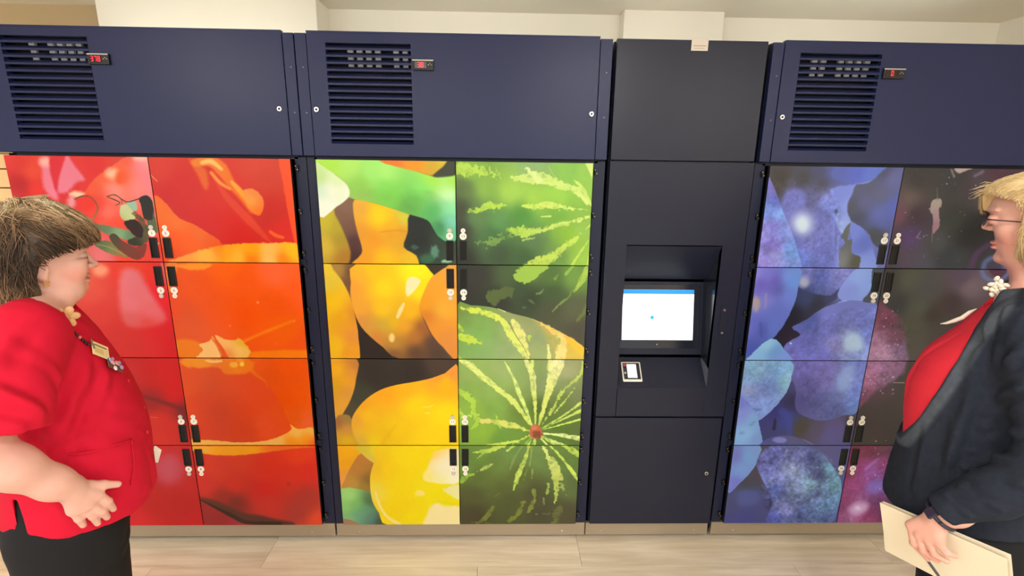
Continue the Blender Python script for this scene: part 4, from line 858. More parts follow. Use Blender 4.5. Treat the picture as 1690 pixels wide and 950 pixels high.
# sloping shelf with the card reader
sh = MB().prism([(OX0, 0.0, OZ0), (OX0, YB+0.012, ZBt-0.006), (OX0, YB+0.012, ZBt-0.012), (OX0, 0.0, OZ0-0.006)], (OX1-OX0, 0, 0)).build('shelf', M_KIOSK, kroot)
sa = math.atan2(ZBt-0.006-OZ0, YB+0.012)
def on_shelf(mb, name, mats, x, s_):
    o = mb.build(name, mats, kroot); o.location = (x, (YB+0.012)*s_, OZ0+(ZBt-0.006-OZ0)*s_); o.rotation_euler = (sa, 0, 0); return o
LSH = math.hypot(YB+0.012, ZBt-0.006-OZ0)
on_shelf(MB().box(-0.064, 0.064, -0.062, 0.066, 0.0006, 0.003, 0, 0.001), 'reader_plate', M_KIOSK, 0.592, 0.5)
cr_ = on_shelf(MB().box(-0.043, 0.043, -0.046, 0.046, 0.0031, 0.010, 0, 0.004), 'card_reader', [M_WHITE], 0.586, 0.5)
MB().box(-0.037, 0.037, -0.036, 0.040, 0.0100, 0.0112, 0, 0.0005).build('reader_face', M_BLACK, cr_)
MB().box(-0.020, 0.022, -0.030, 0.034, 0.0112, 0.0118, 0).build('reader_screen', mat('reader_screen_glow', (225,230,238), 0.3, emit=((228,234,245), 0.5)), cr_)
MB().box(-0.034, -0.024, 0.024, 0.036, 0.0112, 0.0122, 0).build('red_key', mat('red_key', (205,60,60), 0.4), cr_)
for i in range(3): MB().box(-0.034, -0.025, -0.028+i*0.016, -0.018+i*0.016, 0.0112, 0.0122, 0).build('key', M_GREYD if i == 1 else M_INK, cr_)
MB().prism([(OX1-0.0005, 0.002, OZ0+0.004), (OX1-0.0005, YB, ZBt-0.014), (OX1-0.0005, YB-0.004, ZBt+0.0), (OX1-0.0005, 0.002, OZ0+0.09)], (-0.001, 0, 0)).build('side_gusset', mat('lighter_slate_panel', (96,100,116), 0.4), kroot)
# lower door, lock, handle, label, kick plate, feet
ld_ = MB().box(KX0-0.001, KX1-0.004, -0.001, 0.021, 0.109, 0.652, bev=0.0015).build('lower_door', M_KIOSK, kroot); lock_obj(ld_, 0.951, 0.377, y=-0.001)
hp = MB().box(0.934, 0.958, -0.003, -0.0002, 1.035, 1.172, 0, 0.001).build('pull_plate', M_BODY, kroot)
for zz in (1.052, 1.153): MB().cyl((0, -0.0055, 0), 0.0055, 0.0024, 'y', 12).build('screw', M_CHROME, hp, (0.947, 0, zz))
lb = MB().box(0.7065, 0.769, -0.0022, -0.0012, 2.157, 2.1995, 0)
lb.box(0.714, 0.762, -0.0025, -0.0022, 2.172, 2.176, 1); lb.box(0.716, 0.756, -0.0025, -0.0022, 2.164, 2.166, 1)
lb.build('rating_label', [M_LABEL, mat('faint_print', (180,160,145), 0.6)], kroot)
kp = MB().box(KX0-0.012, KX1+0.004, 0.028, 0.044, 0.026, 0.092, 0, 0.0015).build('kick_plate', M_STEEL, kroot)
for xx in (KX0+0.06, KX1-0.06): MB().cyl((0, 0.0265, 0), 0.004, 0.002, 'y', 10).build('screw', M_CHROME, kp, (xx, 0, 0.052))
for xx in (KX0+0.09, KX1-0.09):
    for yy in (0.10, 0.46):
        mm = MB().cyl((0, 0, 0), 0.035, 0.012, 'z', 16); mm.cyl((0, 0, 0.012), 0.012, 0.034, 'z', 10); mm.build('foot', M_BLACK, kroot, (xx, yy, 0))
for o in set(bpy.data.objects)-before:
    if o.parent is kroot: o.location.x -= 0.7135
# ------------------------------------------------------------------ people: bodies grown as one continuous skin from blended volumes
def axis(*segs):
    out = []
    for a, b_, st in segs: out.append(np.linspace(a, b_, max(2, int(round((b_-a)/st))+1))[:-1])
    out.append(np.array([segs[-1][1]])); return np.concatenate(out)

class Vol:
    def __init__(s, xs, ys, zs):
        s.ax = (xs.astype(np.float32), ys.astype(np.float32), zs.astype(np.float32))
        s.F = np.full((len(xs), len(ys), len(zs)), 0.06, np.float32)
    def sub(s, lo, hi):
        sl = tuple(slice(max(np.searchsorted(a, l)-1, 0), np.searchsorted(a, h)+1) for a, l, h in zip(s.ax, lo, hi))
        X = s.ax[0][sl[0]][:, None, None]; Y = s.ax[1][sl[1]][None, :, None]; Z = s.ax[2][sl[2]][None, None, :]
        return sl, X, Y, Z
    def add(s, fn, lo, hi, k=0.01, op='u'):
        m = 0.03+k
        sl, X, Y, Z = s.sub([l-m for l in lo], [h+m for h in hi])
        d = fn(X, Y, Z); F = s.F[sl]
        if op == 'u':
            h = np.clip(0.5+0.5*(F-d)/k, 0, 1); s.F[sl] = F*(1-h)+d*h-k*h*(1-h)
        elif op == 's':     # subtract
            d = -d; h = np.clip(0.5-0.5*(F-d)/k, 0, 1); s.F[sl] = F*(1-h)+d*h+k*h*(1-h)
    def cap(s, a, b_, r1, r2=None, k=0.01, op='u', sy=1.0):
        r2 = r1 if r2 is None else r2; a = np.array(a, float); b_ = np.array(b_, float); e = b_-a; L = e@e+1e-12; R = max(r1, r2)
        def fn(X, Y, Z):
            h = np.clip(((X-a[0])*e[0]+(Y-a[1])*e[1]+(Z-a[2])*e[2])/L, 0, 1)
            return np.sqrt((X-a[0]-h*e[0])**2+((Y-a[1]-h*e[1])*sy)**2+(Z-a[2]-h*e[2])**2)-(r1+(r2-r1)*h)
        s.add(fn, np.minimum(a, b_)-R, np.maximum(a, b_)+R, k, op)
    def chain(s, pts, rs, k=0.01, op='u'):
        for i in range(len(pts)-1): s.cap(pts[i], pts[i+1], rs[i], rs[i+1], k, op)
    def ell(s, c, r, k=0.01, op='u'):
        def fn(X, Y, Z):
            x, y, z = (X-c[0]), (Y-c[1]), (Z-c[2])
            k0 = np.sqrt((x/r[0])**2+(y/r[1])**2+(z/r[2])**2); k1 = np.sqrt((x/r[0]**2)**2+(y/r[1]**2)**2+(z/r[2]**2)**2)+1e-6
            return k0*(k0-1)/k1
        s.add(fn, [c[i]-r[i] for i in range(3)], [c[i]+r[i] for i in range(3)], k, op)
    def slices(s, T, k=0.01, n=2.2, grow=0.0, yc=0.0, op='u', z0=None, z1=None, cut=None):
        f = slice_fn(T, n, grow, yc, z0, z1, cut)
        z0 = T[0][0] if z0 is None else z0; z1 = T[-1][0] if z1 is None else z1
        W = max(t[3] for t in T)+grow
        s.add(f, (min(t[2] for t in T)-grow, yc-W, z0), (max(t[1] for t in T)+grow, yc+W, z1), k, op)
    def mesh(s):
        F = s.F; I = F < 0
        c = I[:-1, :-1, :-1].astype(np.int8)
        for d in ((1,0,0),(0,1,0),(0,0,1),(1,1,0),(1,0,1),(0,1,1),(1,1,1)):
            c = c + I[d[0]:F.shape[0]-1+d[0], d[1]:F.shape[1]-1+d[1], d[2]:F.shape[2]-1+d[2]]
        act = (c > 0) & (c < 8); ci = np.argwhere(act); idx = np.full(act.shape, -1, np.int32); idx[act] = np.arange(len(ci))
        i, j, k = ci.T; xs, ys, zs = s.ax
        acc = np.zeros((len(ci), 3)); cnt = np.zeros(len(ci))
        for ax_ in range(3):
            o = [q for q in range(3) if q != ax_]
            for u in (0, 1):
                for v in (0, 1):
                    A = [i.copy(), j.copy(), k.copy()]; A[o[0]] += u; A[o[1]] += v; B = [q.copy() for q in A]; B[ax_] += 1
                    fa, fb = F[tuple(A)], F[tuple(B)]; m = (fa < 0) != (fb < 0)
                    t = np.where(m, fa/np.where(m, fa-fb, 1), 0)
                    pa = np.stack([xs[A[0]], ys[A[1]], zs[A[2]]], 1); pb = np.stack([xs[B[0]], ys[B[1]], zs[B[2]]], 1)
                    acc += (pa+(pb-pa)*t[:, None])*m[:, None]; cnt += m
        V = acc/cnt[:, None]; Q = []
        for ax_ in range(3):
            o = [q for q in range(3) if q != ax_]
            sl0 = [slice(1, -1)]*3; sl1 = [slice(1, -1)]*3; sl0[ax_] = slice(0, F.shape[ax_]-1); sl1[ax_] = slice(1, F.shape[ax_])
            a, b_ = I[tuple(sl0)], I[tuple(sl1)]; e = np.argwhere(a != b_)
            if len(e) == 0: continue
            sgn = a[tuple(e.T)]; e = e.copy(); e[:, o[0]] += 1; e[:, o[1]] += 1
            def cell(du, dv):
                q = e.copy(); q[:, o[0]] -= du; q[:, o[1]] -= dv; return idx[tuple(q.T)]
            q = np.stack([cell(1, 1), cell(0, 1), cell(0, 0), cell(1, 0)], 1)
            flip = sgn if ax_ != 1 else ~sgn
            q[~flip] = q[~flip][:, ::-1]; Q.append(q)
        Q = np.concatenate(Q); Q = Q[(Q >= 0).all(1)]
        return V, Q

def slice_fn(T, n=2.2, grow=0.0, yc=0.0, z0=None, z1=None, cut=None):
    T = sorted(T); zt = np.array([t[0] for t in T]); C_ = [np.array([t[i] for t in T]) for i in (1, 2, 3)]
    z0 = zt[0] if z0 is None else z0; z1 = zt[-1] if z1 is None else z1
    # smooth the table
    zz = np.linspace(zt[0], zt[-1], 160); S = [np.interp(zz, zt, c_) for c_ in C_]
    ker = np.ones(9)/9
    S = [np.convolve(np.pad(q, 4, 'edge'), ker, 'valid') for q in S]
    def fn(X, Y, Z):
        Fv, Bv, Wv = [np.interp(Z, zz, q).astype(np.float32)+g for q, g in zip(S, (grow, -grow, grow))]
        c = (Fv+Bv)/2; a = np.maximum((Fv-Bv)/2, 0.004); W = np.maximum(Wv, 0.004)
        rho = (np.abs((X-c)/a)**n+np.abs((Y-yc)/W)**n)**(1/n)
        d = (rho-1)*np.minimum(a, W)*0.95
        d = np.maximum(d, np.maximum(Z-z1, z0-Z))
        if cut: d = np.maximum(d, cut(X, Y, Z))
        return d
    return fn

def n3(P, sc, seed=0, octv=3):
    """smooth value noise at points"""
    tot = 0; amp = 1; s_ = 0
    for o_ in range(octv):
        q = P*sc*(2**o_)+seed*17.3+o_*5.1; i = np.floor(q).astype(np.int64); f = q-i; f = f*f*(3-2*f)
        def h(dx, dy, dz):
            n = ((i[:, 0]+dx)*73856093) ^ ((i[:, 1]+dy)*19349663) ^ ((i[:, 2]+dz)*83492791)
            n = (n ^ (n >> 13))*1274126177 & 0x7fffffff
            return (n % 65536)/32768.0-1
        r = 0
        for dx in (0, 1):
            for dy in (0, 1):
                for dz in (0, 1):
                    r = r + h(dx, dy, dz)*(f[:, 0] if dx else 1-f[:, 0])*(f[:, 1] if dy else 1-f[:, 1])*(f[:, 2] if dz else 1-f[:, 2])
        tot = tot+r*amp; s_ += amp; amp *= 0.5
    return tot/s_

def normals(V, Q):
    n = np.cross(V[Q[:, 2]]-V[Q[:, 0]], V[Q[:, 3]]-V[Q[:, 1]]); N = np.zeros_like(V)
    for c_ in range(4): np.add.at(N, Q[:, c_], n)
    return N/(np.linalg.norm(N, axis=1)[:, None]+1e-12)

def relax(V, Q, it=1, lam=0.5):
    for _ in range(it):
        A = np.zeros_like(V); c_ = np.zeros(len(V))
        for a in range(4):
            np.add.at(A, Q[:, a], V[Q[:, (a+1) % 4]]+V[Q[:, (a+3) % 4]]); np.add.at(c_, Q[:, a], 2)
        V = V*(1-lam)+A/np.maximum(c_, 1)[:, None]*lam
    return V

def np_mesh(name, V, Q, m, parent, colors=None, smooth=True):
    me = bpy.data.meshes.new(name); me.vertices.add(len(V)); me.vertices.foreach_set('co', V.astype(np.float32).ravel())
    k = Q.shape[1]
    me.loops.add(Q.size); me.loops.foreach_set('vertex_index', Q.astype(np.int32).ravel())
    me.polygons.add(len(Q)); me.polygons.foreach_set('loop_start', np.arange(0, Q.size, k, dtype=np.int32))
    me.polygons.foreach_set('loop_total', np.full(len(Q), k, np.int32))
    me.update(calc_edges=True); me.validate()
    if smooth: me.polygons.foreach_set('use_smooth', np.ones(len(me.polygons), bool))
    if colors is not None:
        at = me.color_attributes.new('Col', 'FLOAT_COLOR', 'POINT'); c4 = np.ones((len(V), 4), np.float32)
        c = colors/255.0; c4[:, :3] = np.where(c <= 0.04045, c/12.92, ((c+0.055)/1.055)**2.4); at.data.foreach_set('color', c4.ravel())
    me.materials.append(m); o = bpy.data.objects.new(name, me); COL.objects.link(o); o.parent = parent; return o

def folds(V, N, segs):
    """soft raised and sunk creases along line segments: (a, b, amplitude, width)"""
    D = np.zeros(len(V))
    for a, b_, amp, w in segs:
        a = np.array(a); b_ = np.array(b_); e = b_-a; h = np.clip(((V-a)@e)/(e@e), 0, 1)
        d = np.linalg.norm(V-a-h[:, None]*e, axis=1)/w; taper = np.sin(np.pi*np.clip(h*0.9+0.05, 0, 1))**0.5
        D += amp*taper*(np.exp(-d*d)-0.5*np.exp(-((d-1.7)**2)*1.3))
    return V+N*D[:, None]

def mixc(base, c, w):
    return base*(1-w[:, None])+np.array(c, float)*w[:, None]
def gb(V, c, r):
    c = np.array(c); r = np.array(r) if hasattr(r, '__len__') else np.array([r]*3); return np.exp(-(((V-c)/r)**2).sum(1))

M_SKIN = mat('skin', (232,182,160), 0.5, spec=0.35, sss=0.08, attr='Col', bump=(380, 0.08, 0.0008))
M_HAIR = mat('hair_strands', (120,95,70), 0.45, spec=0.4, attr='Col')
M_EYE = mat('eye_white', (230,225,220), 0.15); M_IRIS = mat('iris', (70,60,50), 0.15)

def hand(v, wrist, mcps, pips, tips, thumb, r=0.0092, pr=0.015):
    c = np.mean(mcps, axis=0)
    for q in mcps: v.cap(wrist, q, pr*1.25, pr*0.78, 0.012)
    for a, b_, t in zip(mcps, pips, tips):
        a, b_, t = map(np.array, (a, b_, t)); mid = b_*0.45+t*0.55
        v.cap(a, b_, r*1.12, r*1.02, 0.004); v.cap(b_, t, r*1.0, r*0.78, 0.0025); v.ell(b_, (r*1.08,)*3, 0.003)
    v.chain(thumb, [pr*1.0, r*1.25, r*1.1, r*0.85][:len(thumb)], 0.006)

def strands(name, parent, f, starts, flow, nst, step, lift, rad, colf, m, seed=0, stop=None):
    """locks of hair that follow the surface f(x,y,z)=0 as thin tapering three-sided ribbons"""
    rs = np.random.RandomState(seed); P = starts.copy(); n = len(P); pts = []
    def fv(P): return f(P[:, 0], P[:, 1], P[:, 2])
    def grad(P):
        e = 1e-3; g = np.stack([fv(P+np.eye(3)[i]*e)-fv(P-np.eye(3)[i]*e) for i in range(3)], 1); return g/(np.linalg.norm(g, axis=1)[:, None]+1e-9)
    jit = rs.randn(n, 3)*0.26+n3(P, 30, seed, 2)[:, None]*0.6; off = rs.uniform(0.0, lift, n); rs_lim = rs.uniform(-0.012, 0.009, n)
    for t in range(nst):
        g = grad(P); P = P-g*(fv(P)-off*(0.3+t/nst))[:, None]; pts.append(P.copy())
        d = flow(P, t/nst)+jit; d = d-g*(d*g).sum(1)[:, None]*0.9; d /= np.linalg.norm(d, axis=1)[:, None]+1e-9; 
        if stop is not None: d = d*np.clip(-(stop(P[:, 0], P[:, 1], P[:, 2])+rs_lim)/0.006, 0.03, 1)[:, None]
        P = P+d*step
    pts = np.array(pts); w = rad*rs.uniform(0.6, 1.3, n)
    T = np.gradient(pts, axis=0); T /= np.linalg.norm(T, axis=2)[..., None]+1e-9
    G = grad(pts[0]); S_ = np.cross(T, G[None]); S_ /= np.linalg.norm(S_, axis=2)[..., None]+1e-9; U_ = np.cross(S_, T)
    pro = (np.sin(np.linspace(0.35, 1, nst)*np.pi)**0.7*1.0)[:, None, None]*w[None, :, None]; pro[-1] *= 0.1
    R0 = pts+S_*pro; R1 = pts-S_*pro; R2 = pts+U_*pro*0.8
    V = np.stack([R0, R1, R2], 2); V = V.transpose(1, 0, 2, 3).reshape(-1, 3)
    b0 = (np.arange(n)*nst*3)[:, None, None]+(np.arange(nst-1)*3)[None, :, None]; q = []
    for a in range(3):
        c_ = (a+1) % 3; q.append(np.concatenate([b0+a, b0+c_, b0+3+c_, b0+3+a], 2))
    Q = np.concatenate(q, 1).reshape(-1, 4)
    cc = colf(pts[0], pts[-1], rs); tt = np.linspace(0, 1, nst)[None, :, None, None]
    C_ = (cc[0][:, None, None, :]*(1-tt)+cc[1][:, None, None, :]*tt)*np.ones((1, 1, 3, 1))
    return np_mesh(name, V, Q, m, parent, C_.reshape(-1, 3))

def surf_points(f, lo, hi, n, seed, keep):
    rs = np.random.RandomState(seed); out = np.zeros((0, 3))
    while len(out) < n:
        P = rs.uniform(lo, hi, (n*3, 3))
        for _ in range(6):
            e = 1e-3; v = f(P[:, 0], P[:, 1], P[:, 2]); g = np.stack([f(*(P+np.eye(3)[i]*e).T)-f(*(P-np.eye(3)[i]*e).T) for i in range(3)], 1)
            g /= np.linalg.norm(g, axis=1)[:, None]+1e-9; P = P-g*v[:, None]
        ok = (np.abs(f(P[:, 0], P[:, 1], P[:, 2])) < 0.003) & keep(P); out = np.concatenate([out, P[ok]])
    return out[:n]

def face(v, fx, z, s=1.0):
    """features; z: dict of heights, fx: dict of how far forward each lies"""
    br, tip = (fx['bridge']-0.003, 0, z['bridge']), (fx['tip']-0.0095, 0, z['tip'])
    v.cap(br, tip, 0.0065, 0.0085, 0.007); v.ell(tip, (0.0105, 0.0105, 0.009), 0.004)
    for y in (-1, 1):
        v.ell((fx['tip']-0.018, y*0.0125, z['tip']-0.003), (0.010, 0.0065, 0.0075), 0.004)
        v.ell((fx['tip']-0.012, y*0.007, z['tip']-0.0115), (0.004, 0.003, 0.003), 0.002, 's')
        v.ell((fx['brow']+0.003, y*0.031, z['bridge']-0.001), (0.013, 0.0165, 0.0095), 0.008, 's')
        v.ell((fx['brow']-0.0165, y*0.031, z['bridge']+0.0015), (0.0135, 0.0165, 0.0085), 0.002)
        v.ell((fx['brow']-0.0175, y*0.031, z['bridge']-0.008), (0.013, 0.016, 0.0055), 0.003)
        v.cap((fx['brow']-0.003, y*0.010, z['brow']), (fx['brow']-0.018, y*0.048, z['brow']+0.002), 0.005, 0.004, 0.01)
        v.ell((fx['lip']-0.024, y*0.040, z['tip']), (0.020, 0.022, 0.026), 0.02)
    v.ell((fx['lip']-0.006, 0, z['mouth']+0.0055), (0.0078, 0.021, 0.0048), 0.004)
    v.ell((fx['lip']-0.009, 0, z['mouth']-0.0065), (0.0082, 0.019, 0.0058), 0.004)
    for y in (-1, 1): v.cap((fx['lip']+0.003, 0, z['mouth']-0.0006), (fx['lip']-0.012, y*0.025, z['mouth']-0.002), 0.0016, 0.0012, 0.002, 's')
    v.ell((fx['chin']-0.018, 0, z['chin']), (0.018, 0.020, 0.016), 0.012)

def ear(v, x, y, z):
    s_ = 1 if y > 0 else -1
    v.ell((x, y, z), (0.017, 0.0065, 0.030), 0.004); v.ell((x+0.003, y+s_*0.006, z+0.003), (0.009, 0.005, 0.017), 0.003, 's'); v.ell((x+0.004, y, z-0.026), (0.008, 0.006, 0.009), 0.004)

class Frame:
    """a person's own axes, and reading positions off the photograph in them"""
    def __init__(s, root):
        s.c = np.array(root.location[:2]); a = root.rotation_euler[2]; s.f = np.array([math.cos(a), math.sin(a)]); s.l = np.array([-s.f[1], s.f[0]])
    def loc(s, x, y, yl):
        d = px_ray(x, y); t = ((s.c-CAM[:2])@s.l+yl)/(d[:2]@s.l); P = CAM+t*d; return (float((P[:2]-s.c)@s.f), yl, float(P[2]))
    def hit(s, x, y, fn, up=0.002, y0=None):
        """first point of the surface fn=0 along the sight line"""
        d = px_ray(x, y); o = CAM; L = lambda P: np.array([(P[:2]-s.c)@s.f, (P[:2]-s.c)@s.l, P[2]])
        a = L(o); b_ = L(o+d)-a; ts = np.linspace(.7, 2.6, 1900); P = a+ts[:, None]*b_
        v = fn(P[:, 0], P[:, 1], P[:, 2]); k = np.argmax(v < up)
        P = P[k]; e = 1e-3; g = np.array([fn(*(P+np.eye(3)[i]*e))-fn(*(P-np.eye(3)[i]*e)) for i in range(3)]).ravel(); return P, g/np.linalg.norm(g)

def person_root(name, cx, cy, sign, label):
    v = np.array([cx, cy])-CAM[:2]; v /= np.linalg.norm(v); f_ = np.array([v[1], -v[0]])*sign
    o = empty(name, (cx, cy, 0)); o.rotation_euler = (0, 0, math.atan2(f_[1], f_[0])); tag(o, label, 'person'); return o
def top_in(root, o):
    """an object worn or held: stands at top level, placed where the person is"""
    o.matrix_basis = Matrix.LocRotScale(root.location, root.rotation_euler, None) @ o.matrix_basis; o.parent = None; return o

# ================================================================== woman in the red scrub top
A = person_root('person', -1.16, -0.68, 1, 'woman with short brown hair in a bright red scrub top and black trousers')
HEADL = [(1.335,-.012,-.105,.062),(1.355,0.000,-.108,.064),(1.370,.022,-.110,.066),(1.385,.038,-.112,.068),(1.400,.041,-.116,.070),(1.417,.043,-.120,.071),(1.435,.046,-.124,.072),(1.452,.049,-.128,.073),
         (1.470,.051,-.131,.074),(1.485,.052,-.133,.075),(1.503,.060,-.134,.076),(1.525,.057,-.133,.076),(1.550,.046,-.128,.073),(1.575,.026,-.115,.064),(1.595,.000,-.095,.048),(1.608,-.030,-.065,.025)]
TUNL = [(0.74,.100,-.225,.205),(0.80,.122,-.225,.212),(0.887,.127,-.215,.215),(0.967,.130,-.205,.213),(1.05,.121,-.200,.208),(1.132,.102,-.200,.205),(1.214,.072,-.195,.200),(1.273,.050,-.185,.190),(1.33,.020,-.160,.165),(1.365,-.005,-.135,.120),(1.385,-.02,-.12,.085)]
v = Vol(axis((-.40,-.02,.0038),(-.02,.10,.0022),(.10,.17,.005)), axis((-.36,-.24,.0026),(-.24,-.10,.0045),(-.10,.10,.0026),(.10,.36,.006)), axis((0,.80,.010),(.80,1.0,.0026),(1.0,1.34,.007),(1.34,1.64,.0023)))
v.slices(TUNL, 0.01, grow=-0.022, z0=0.80)
v.slices([(1.30,-.015,-.115,.070)]+HEADL, 0.02, n=2.15)
v.ell((-.035,0,1.525), (.094,.076,.085), .015)
v.ell((.005,0,1.375), (.030,.045,.022), .02)          # soft double chin
for y in (-1, 1): v.ell((.004, y*.048, 1.400), (.034,.026,.036), .02)
face(v, dict(bridge=.056, tip=.076, brow=.060, lip=.056, chin=.047), dict(bridge=1.482, tip=1.452, brow=1.502, mouth=1.418, chin=1.394))
for y in (-1, 1): ear(v, -.040, y*.079, 1.462)
for y in (-1, 1): v.chain([(-.05, y*.06, 1.345), (-.075, y*.17, 1.345)], [.05, .055], .03)
# near arm, bent, hand laid on the belly
v.chain([(-.085,-.175,1.335), (-.195,-.275,1.125)], [.058, .052], .02)
v.chain([(-.195,-.275,1.125), (-.145,-.280,1.055), (-.090,-.268,.985), (-.066,-.262,.958)], [.052, .047, .037, .032], .02)
hand(v, (-.062,-.259,.952), [(-.018,-.254,.912), (-.034,-.259,.899), (-.050,-.259,.892), (-.068,-.256,.893)],
     [(-.002,-.250,.880), (-.016,-.252,.862), (-.034,-.252,.857), (-.060,-.250,.862)],
     [(.006,-.238,.848), (-.009,-.238,.831), (-.029,-.238,.824), (-.056,-.238,.833)],
     [(-.050,-.256,.948), (-.030,-.250,.940), (-.004,-.246,.928), (.024,-.240,.914)], r=.0100, pr=.0185)
# far arm, hanging
v.chain([(-.085,.175,1.335), (-.10,.255,1.08), (-.03,.265,.86)], [.058,.046,.030], .02)
hand(v, (-.02,.262,.845), [(.012,.268,.775), (-.004,.270,.772), (-.020,.270,.772), (-.036,.268,.776)], [(.020,.262,.735), (.004,.264,.728), (-.012,.264,.730), (-.030,.262,.740)],
     [(.016,.248,.708), (.000,.250,.698), (-.014,.250,.702), (-.032,.250,.715)], [(.0,.25,.82), (.024,.240,.80), (.034,.232,.775)])
for y in (-1, 1):
    v.chain([(-.06, y*.10, .84), (-.06, y*.095, .46), (-.075, y*.09, .09)], [.105, .062, .042], .03); v.cap((-.085, y*.09, .05), (.06, y*.10, .035), .038, .028, .02)
V, Q = v.mesh(); V = relax(V, Q, 1, .4)
C_ = np.tile(np.array([[220,172,160]], float), (len(V), 1)); C_ += n3(V, 40, 3)[:, None]*5
C_ = mixc(C_, (226,140,124), 0.55*gb(V, (.02,-.055,1.435), (.03,.03,.025))+0.55*gb(V, (.02,.055,1.435), (.03,.03,.025)))
C_ = mixc(C_, (205,118,108), np.clip(1.1*gb(V, (.052,0,1.418), (.010,.022,.0075)), 0, 1)); C_ = mixc(C_, (215,150,132), .4*gb(V, (.07,0,1.45), .014))
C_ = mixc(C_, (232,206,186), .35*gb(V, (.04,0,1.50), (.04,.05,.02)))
for q in ((-.018,-.254,.912), (-.034,-.259,.899), (-.050,-.259,.892), (-.068,-.256,.893), (-.002,-.250,.880), (-.016,-.252,.862), (-.034,-.252,.857)): C_ = mixc(C_, (214,130,112), .45*gb(V, q, .009))
for y in (-1, 1): C_ = mixc(C_, (84,56,48), np.clip(1.3*gb(V, (.040, y*.036, 1.4765), (.025,.015,.0026)), 0, .9)); C_ = mixc(C_, (130,98,78), np.clip(1.1*gb(V, (.048, y*.030, 1.5035), (.03,.020,.0035)), 0, .75)); C_ = mixc(C_, (205,140,128), .5*gb(V, (.040, y*.036, 1.470), (.025,.018,.006)))
np_mesh('body', V, Q, M_SKIN, A, C_)
for y in (-1, 1):
    e_ = MB().ball((.0405, y*.031, 1.4815), .0122, 0); e_.ball((.0465, y*.0318, 1.4805), .0072, 1); e_.build('eye', [M_EYE, M_IRIS], A)
# tunic
v = Vol(axis((-.40,.19,.0045)), axis((-.42,.40,.0045)), axis((.70,1.42,.0045)))
hem = lambda X, Y, Z: (0.772+0.10*(0.12-X))-Z
v.slices(TUNL, 0.01, n=2.3, z0=.70)
v.add(lambda X, Y, Z: (hem(X, Y, Z)+0*X+0*Y+0*Z), (-.4,-.4,.70), (.2,.4,1.2), 0.003, 'none')
for y in (-1, 1):
    v.chain([(-.065, y*.06, 1.335), (-.085, y*.165, 1.330)], [.062, .070], .03)
    v.chain([(-.085, y*.175, 1.325), (-.155 if y < 0 else -.095, y*.283 if y < 0 else y*.262, 1.165 if y < 0 else 1.17)], [.076, .094], .03)
tun_f = v.F
v.cap((-.035, 0, 1.345), (-.045, 0, 1.55), .062, .090, .006, 's')
v.cap((.06, 0, 1.30), (.0, 0, 1.40), .010, .05, .008, 's')
X, Y, Z = v.ax[0][:, None, None], v.ax[1][None, :, None], v.ax[2][None, None, :]
v.F = np.maximum(v.F, hem(X, Y, Z)); v.F = np.maximum(v.F, -(np.maximum(np.abs(X+.168)-.007*np.clip((.945-Z)/.1, 0, 1), np.maximum(Z-.945, Y+.13))))
# flat cut sleeve ends
for y in (-1, 1):
    d_ = np.array([-.15, y*.22, -1.0]); d_ /= np.linalg.norm(d_); p0 = np.array([-.150, y*.28, 1.150]) if y < 0 else np.array([-.10, y*.28, 1.11])
    pl = (X-p0[0])*d_[0]+(Y-p0[1])*d_[1]+(Z-p0[2])*d_[2]; far = np.abs(Y) > .215
    v.F = np.where(far & (Y*y > 0), np.maximum(v.F, pl), v.F)
V, Q = v.mesh(); N = normals(V, Q)
V = folds(V, N, [((.03,-.18,1.25), (-.09,-.21,1.04), .012, .017), ((.06,-.15,1.20), (-.07,-.21,.99), .008, .014), ((-.10,-.27,1.33), (-.03,-.25,1.21), .009, .013), ((-.16,-.33,1.28), (-.07,-.34,1.18), .014, .015), ((-.20,-.34,1.25), (-.12,-.36,1.17), .010, .012), ((-.08,-.24,1.36), (-.16,-.31,1.30), .008, .016),
                 ((-.19,-.34,1.22), (-.10,-.36,1.18), .006, .011), ((.08,-.12,1.0), (.11,-.08,.80), .008, .016), ((.04,-.17,.95), (.12,-.07,.90), .006, .012), ((-.12,-.21,.95), (.02,-.21,.88), .006, .016), ((-.10,-.22,1.10), (.03,-.20,1.00), .008, .018),
                 ((-.06,-.15,1.385), (.03,-.09,1.30), .008, .013), ((-.06,-.10,1.385), (.03,-.04,1.32), .006, .010), ((-.03,-.19,.87), (.09,-.13,.81), .006, .014), ((-.02,-.22,1.19), (-.06,-.22,1.02), .010, .014),
                 ((-.10,-.20,1.38), (-.14,-.32,1.28), .007, .018), ((-.02,-.20,1.12), (.08,-.15,1.02), .006, .016), ((.02,-.19,1.04), (.10,-.12,.98), .005, .014), ((-.12,-.22,.90), (-.04,-.22,.82), .006, .014)])
V = V+N*(n3(V, 9, 7, 3)*.0045*np.clip((1.36-V[:, 2])/.1, 0.2, 1))[:, None]; V = relax(V, Q, 2, .5)
# sleeve hem and bottom hem ridges
M_RED = mat('red_scrub_cloth', (200,20,52), 0.85, spec=0.2, noise=(60, 0.04), bump=(900, 0.25, 0.0006))
tun = np_mesh('tunic', V, Q, M_RED, A)
tf = slice_fn(TUNL, 2.3)
def on_tunic(x, z, side=-1, up=0.003):
    """point of the tunic surface at the near side for given forward position and height"""
    for yy in np.linspace(.0, .25, 251):
        if tf(np.float32(x), np.float32(yy), np.float32(z)) > 0: return (x, side*(yy+up), z)
    return (x, side*.2, z)
pk = [tuple(Frame(A).hit(x, y, tf, .004)[0]) for x, y in ((112,750),(135,748),(160,743),(185,736),(205,729),(217,724))]
MB().tube(pk, .0028, 6).build('pocket_seam', M_RED, A)
pk2 = [tuple(Frame(A).hit(x, y, tf, .004)[0]) for x, y in ((217,724),(222,765),(216,800))]
MB().tube(pk2, .002, 6).build('pocket_edge', M_RED, A)
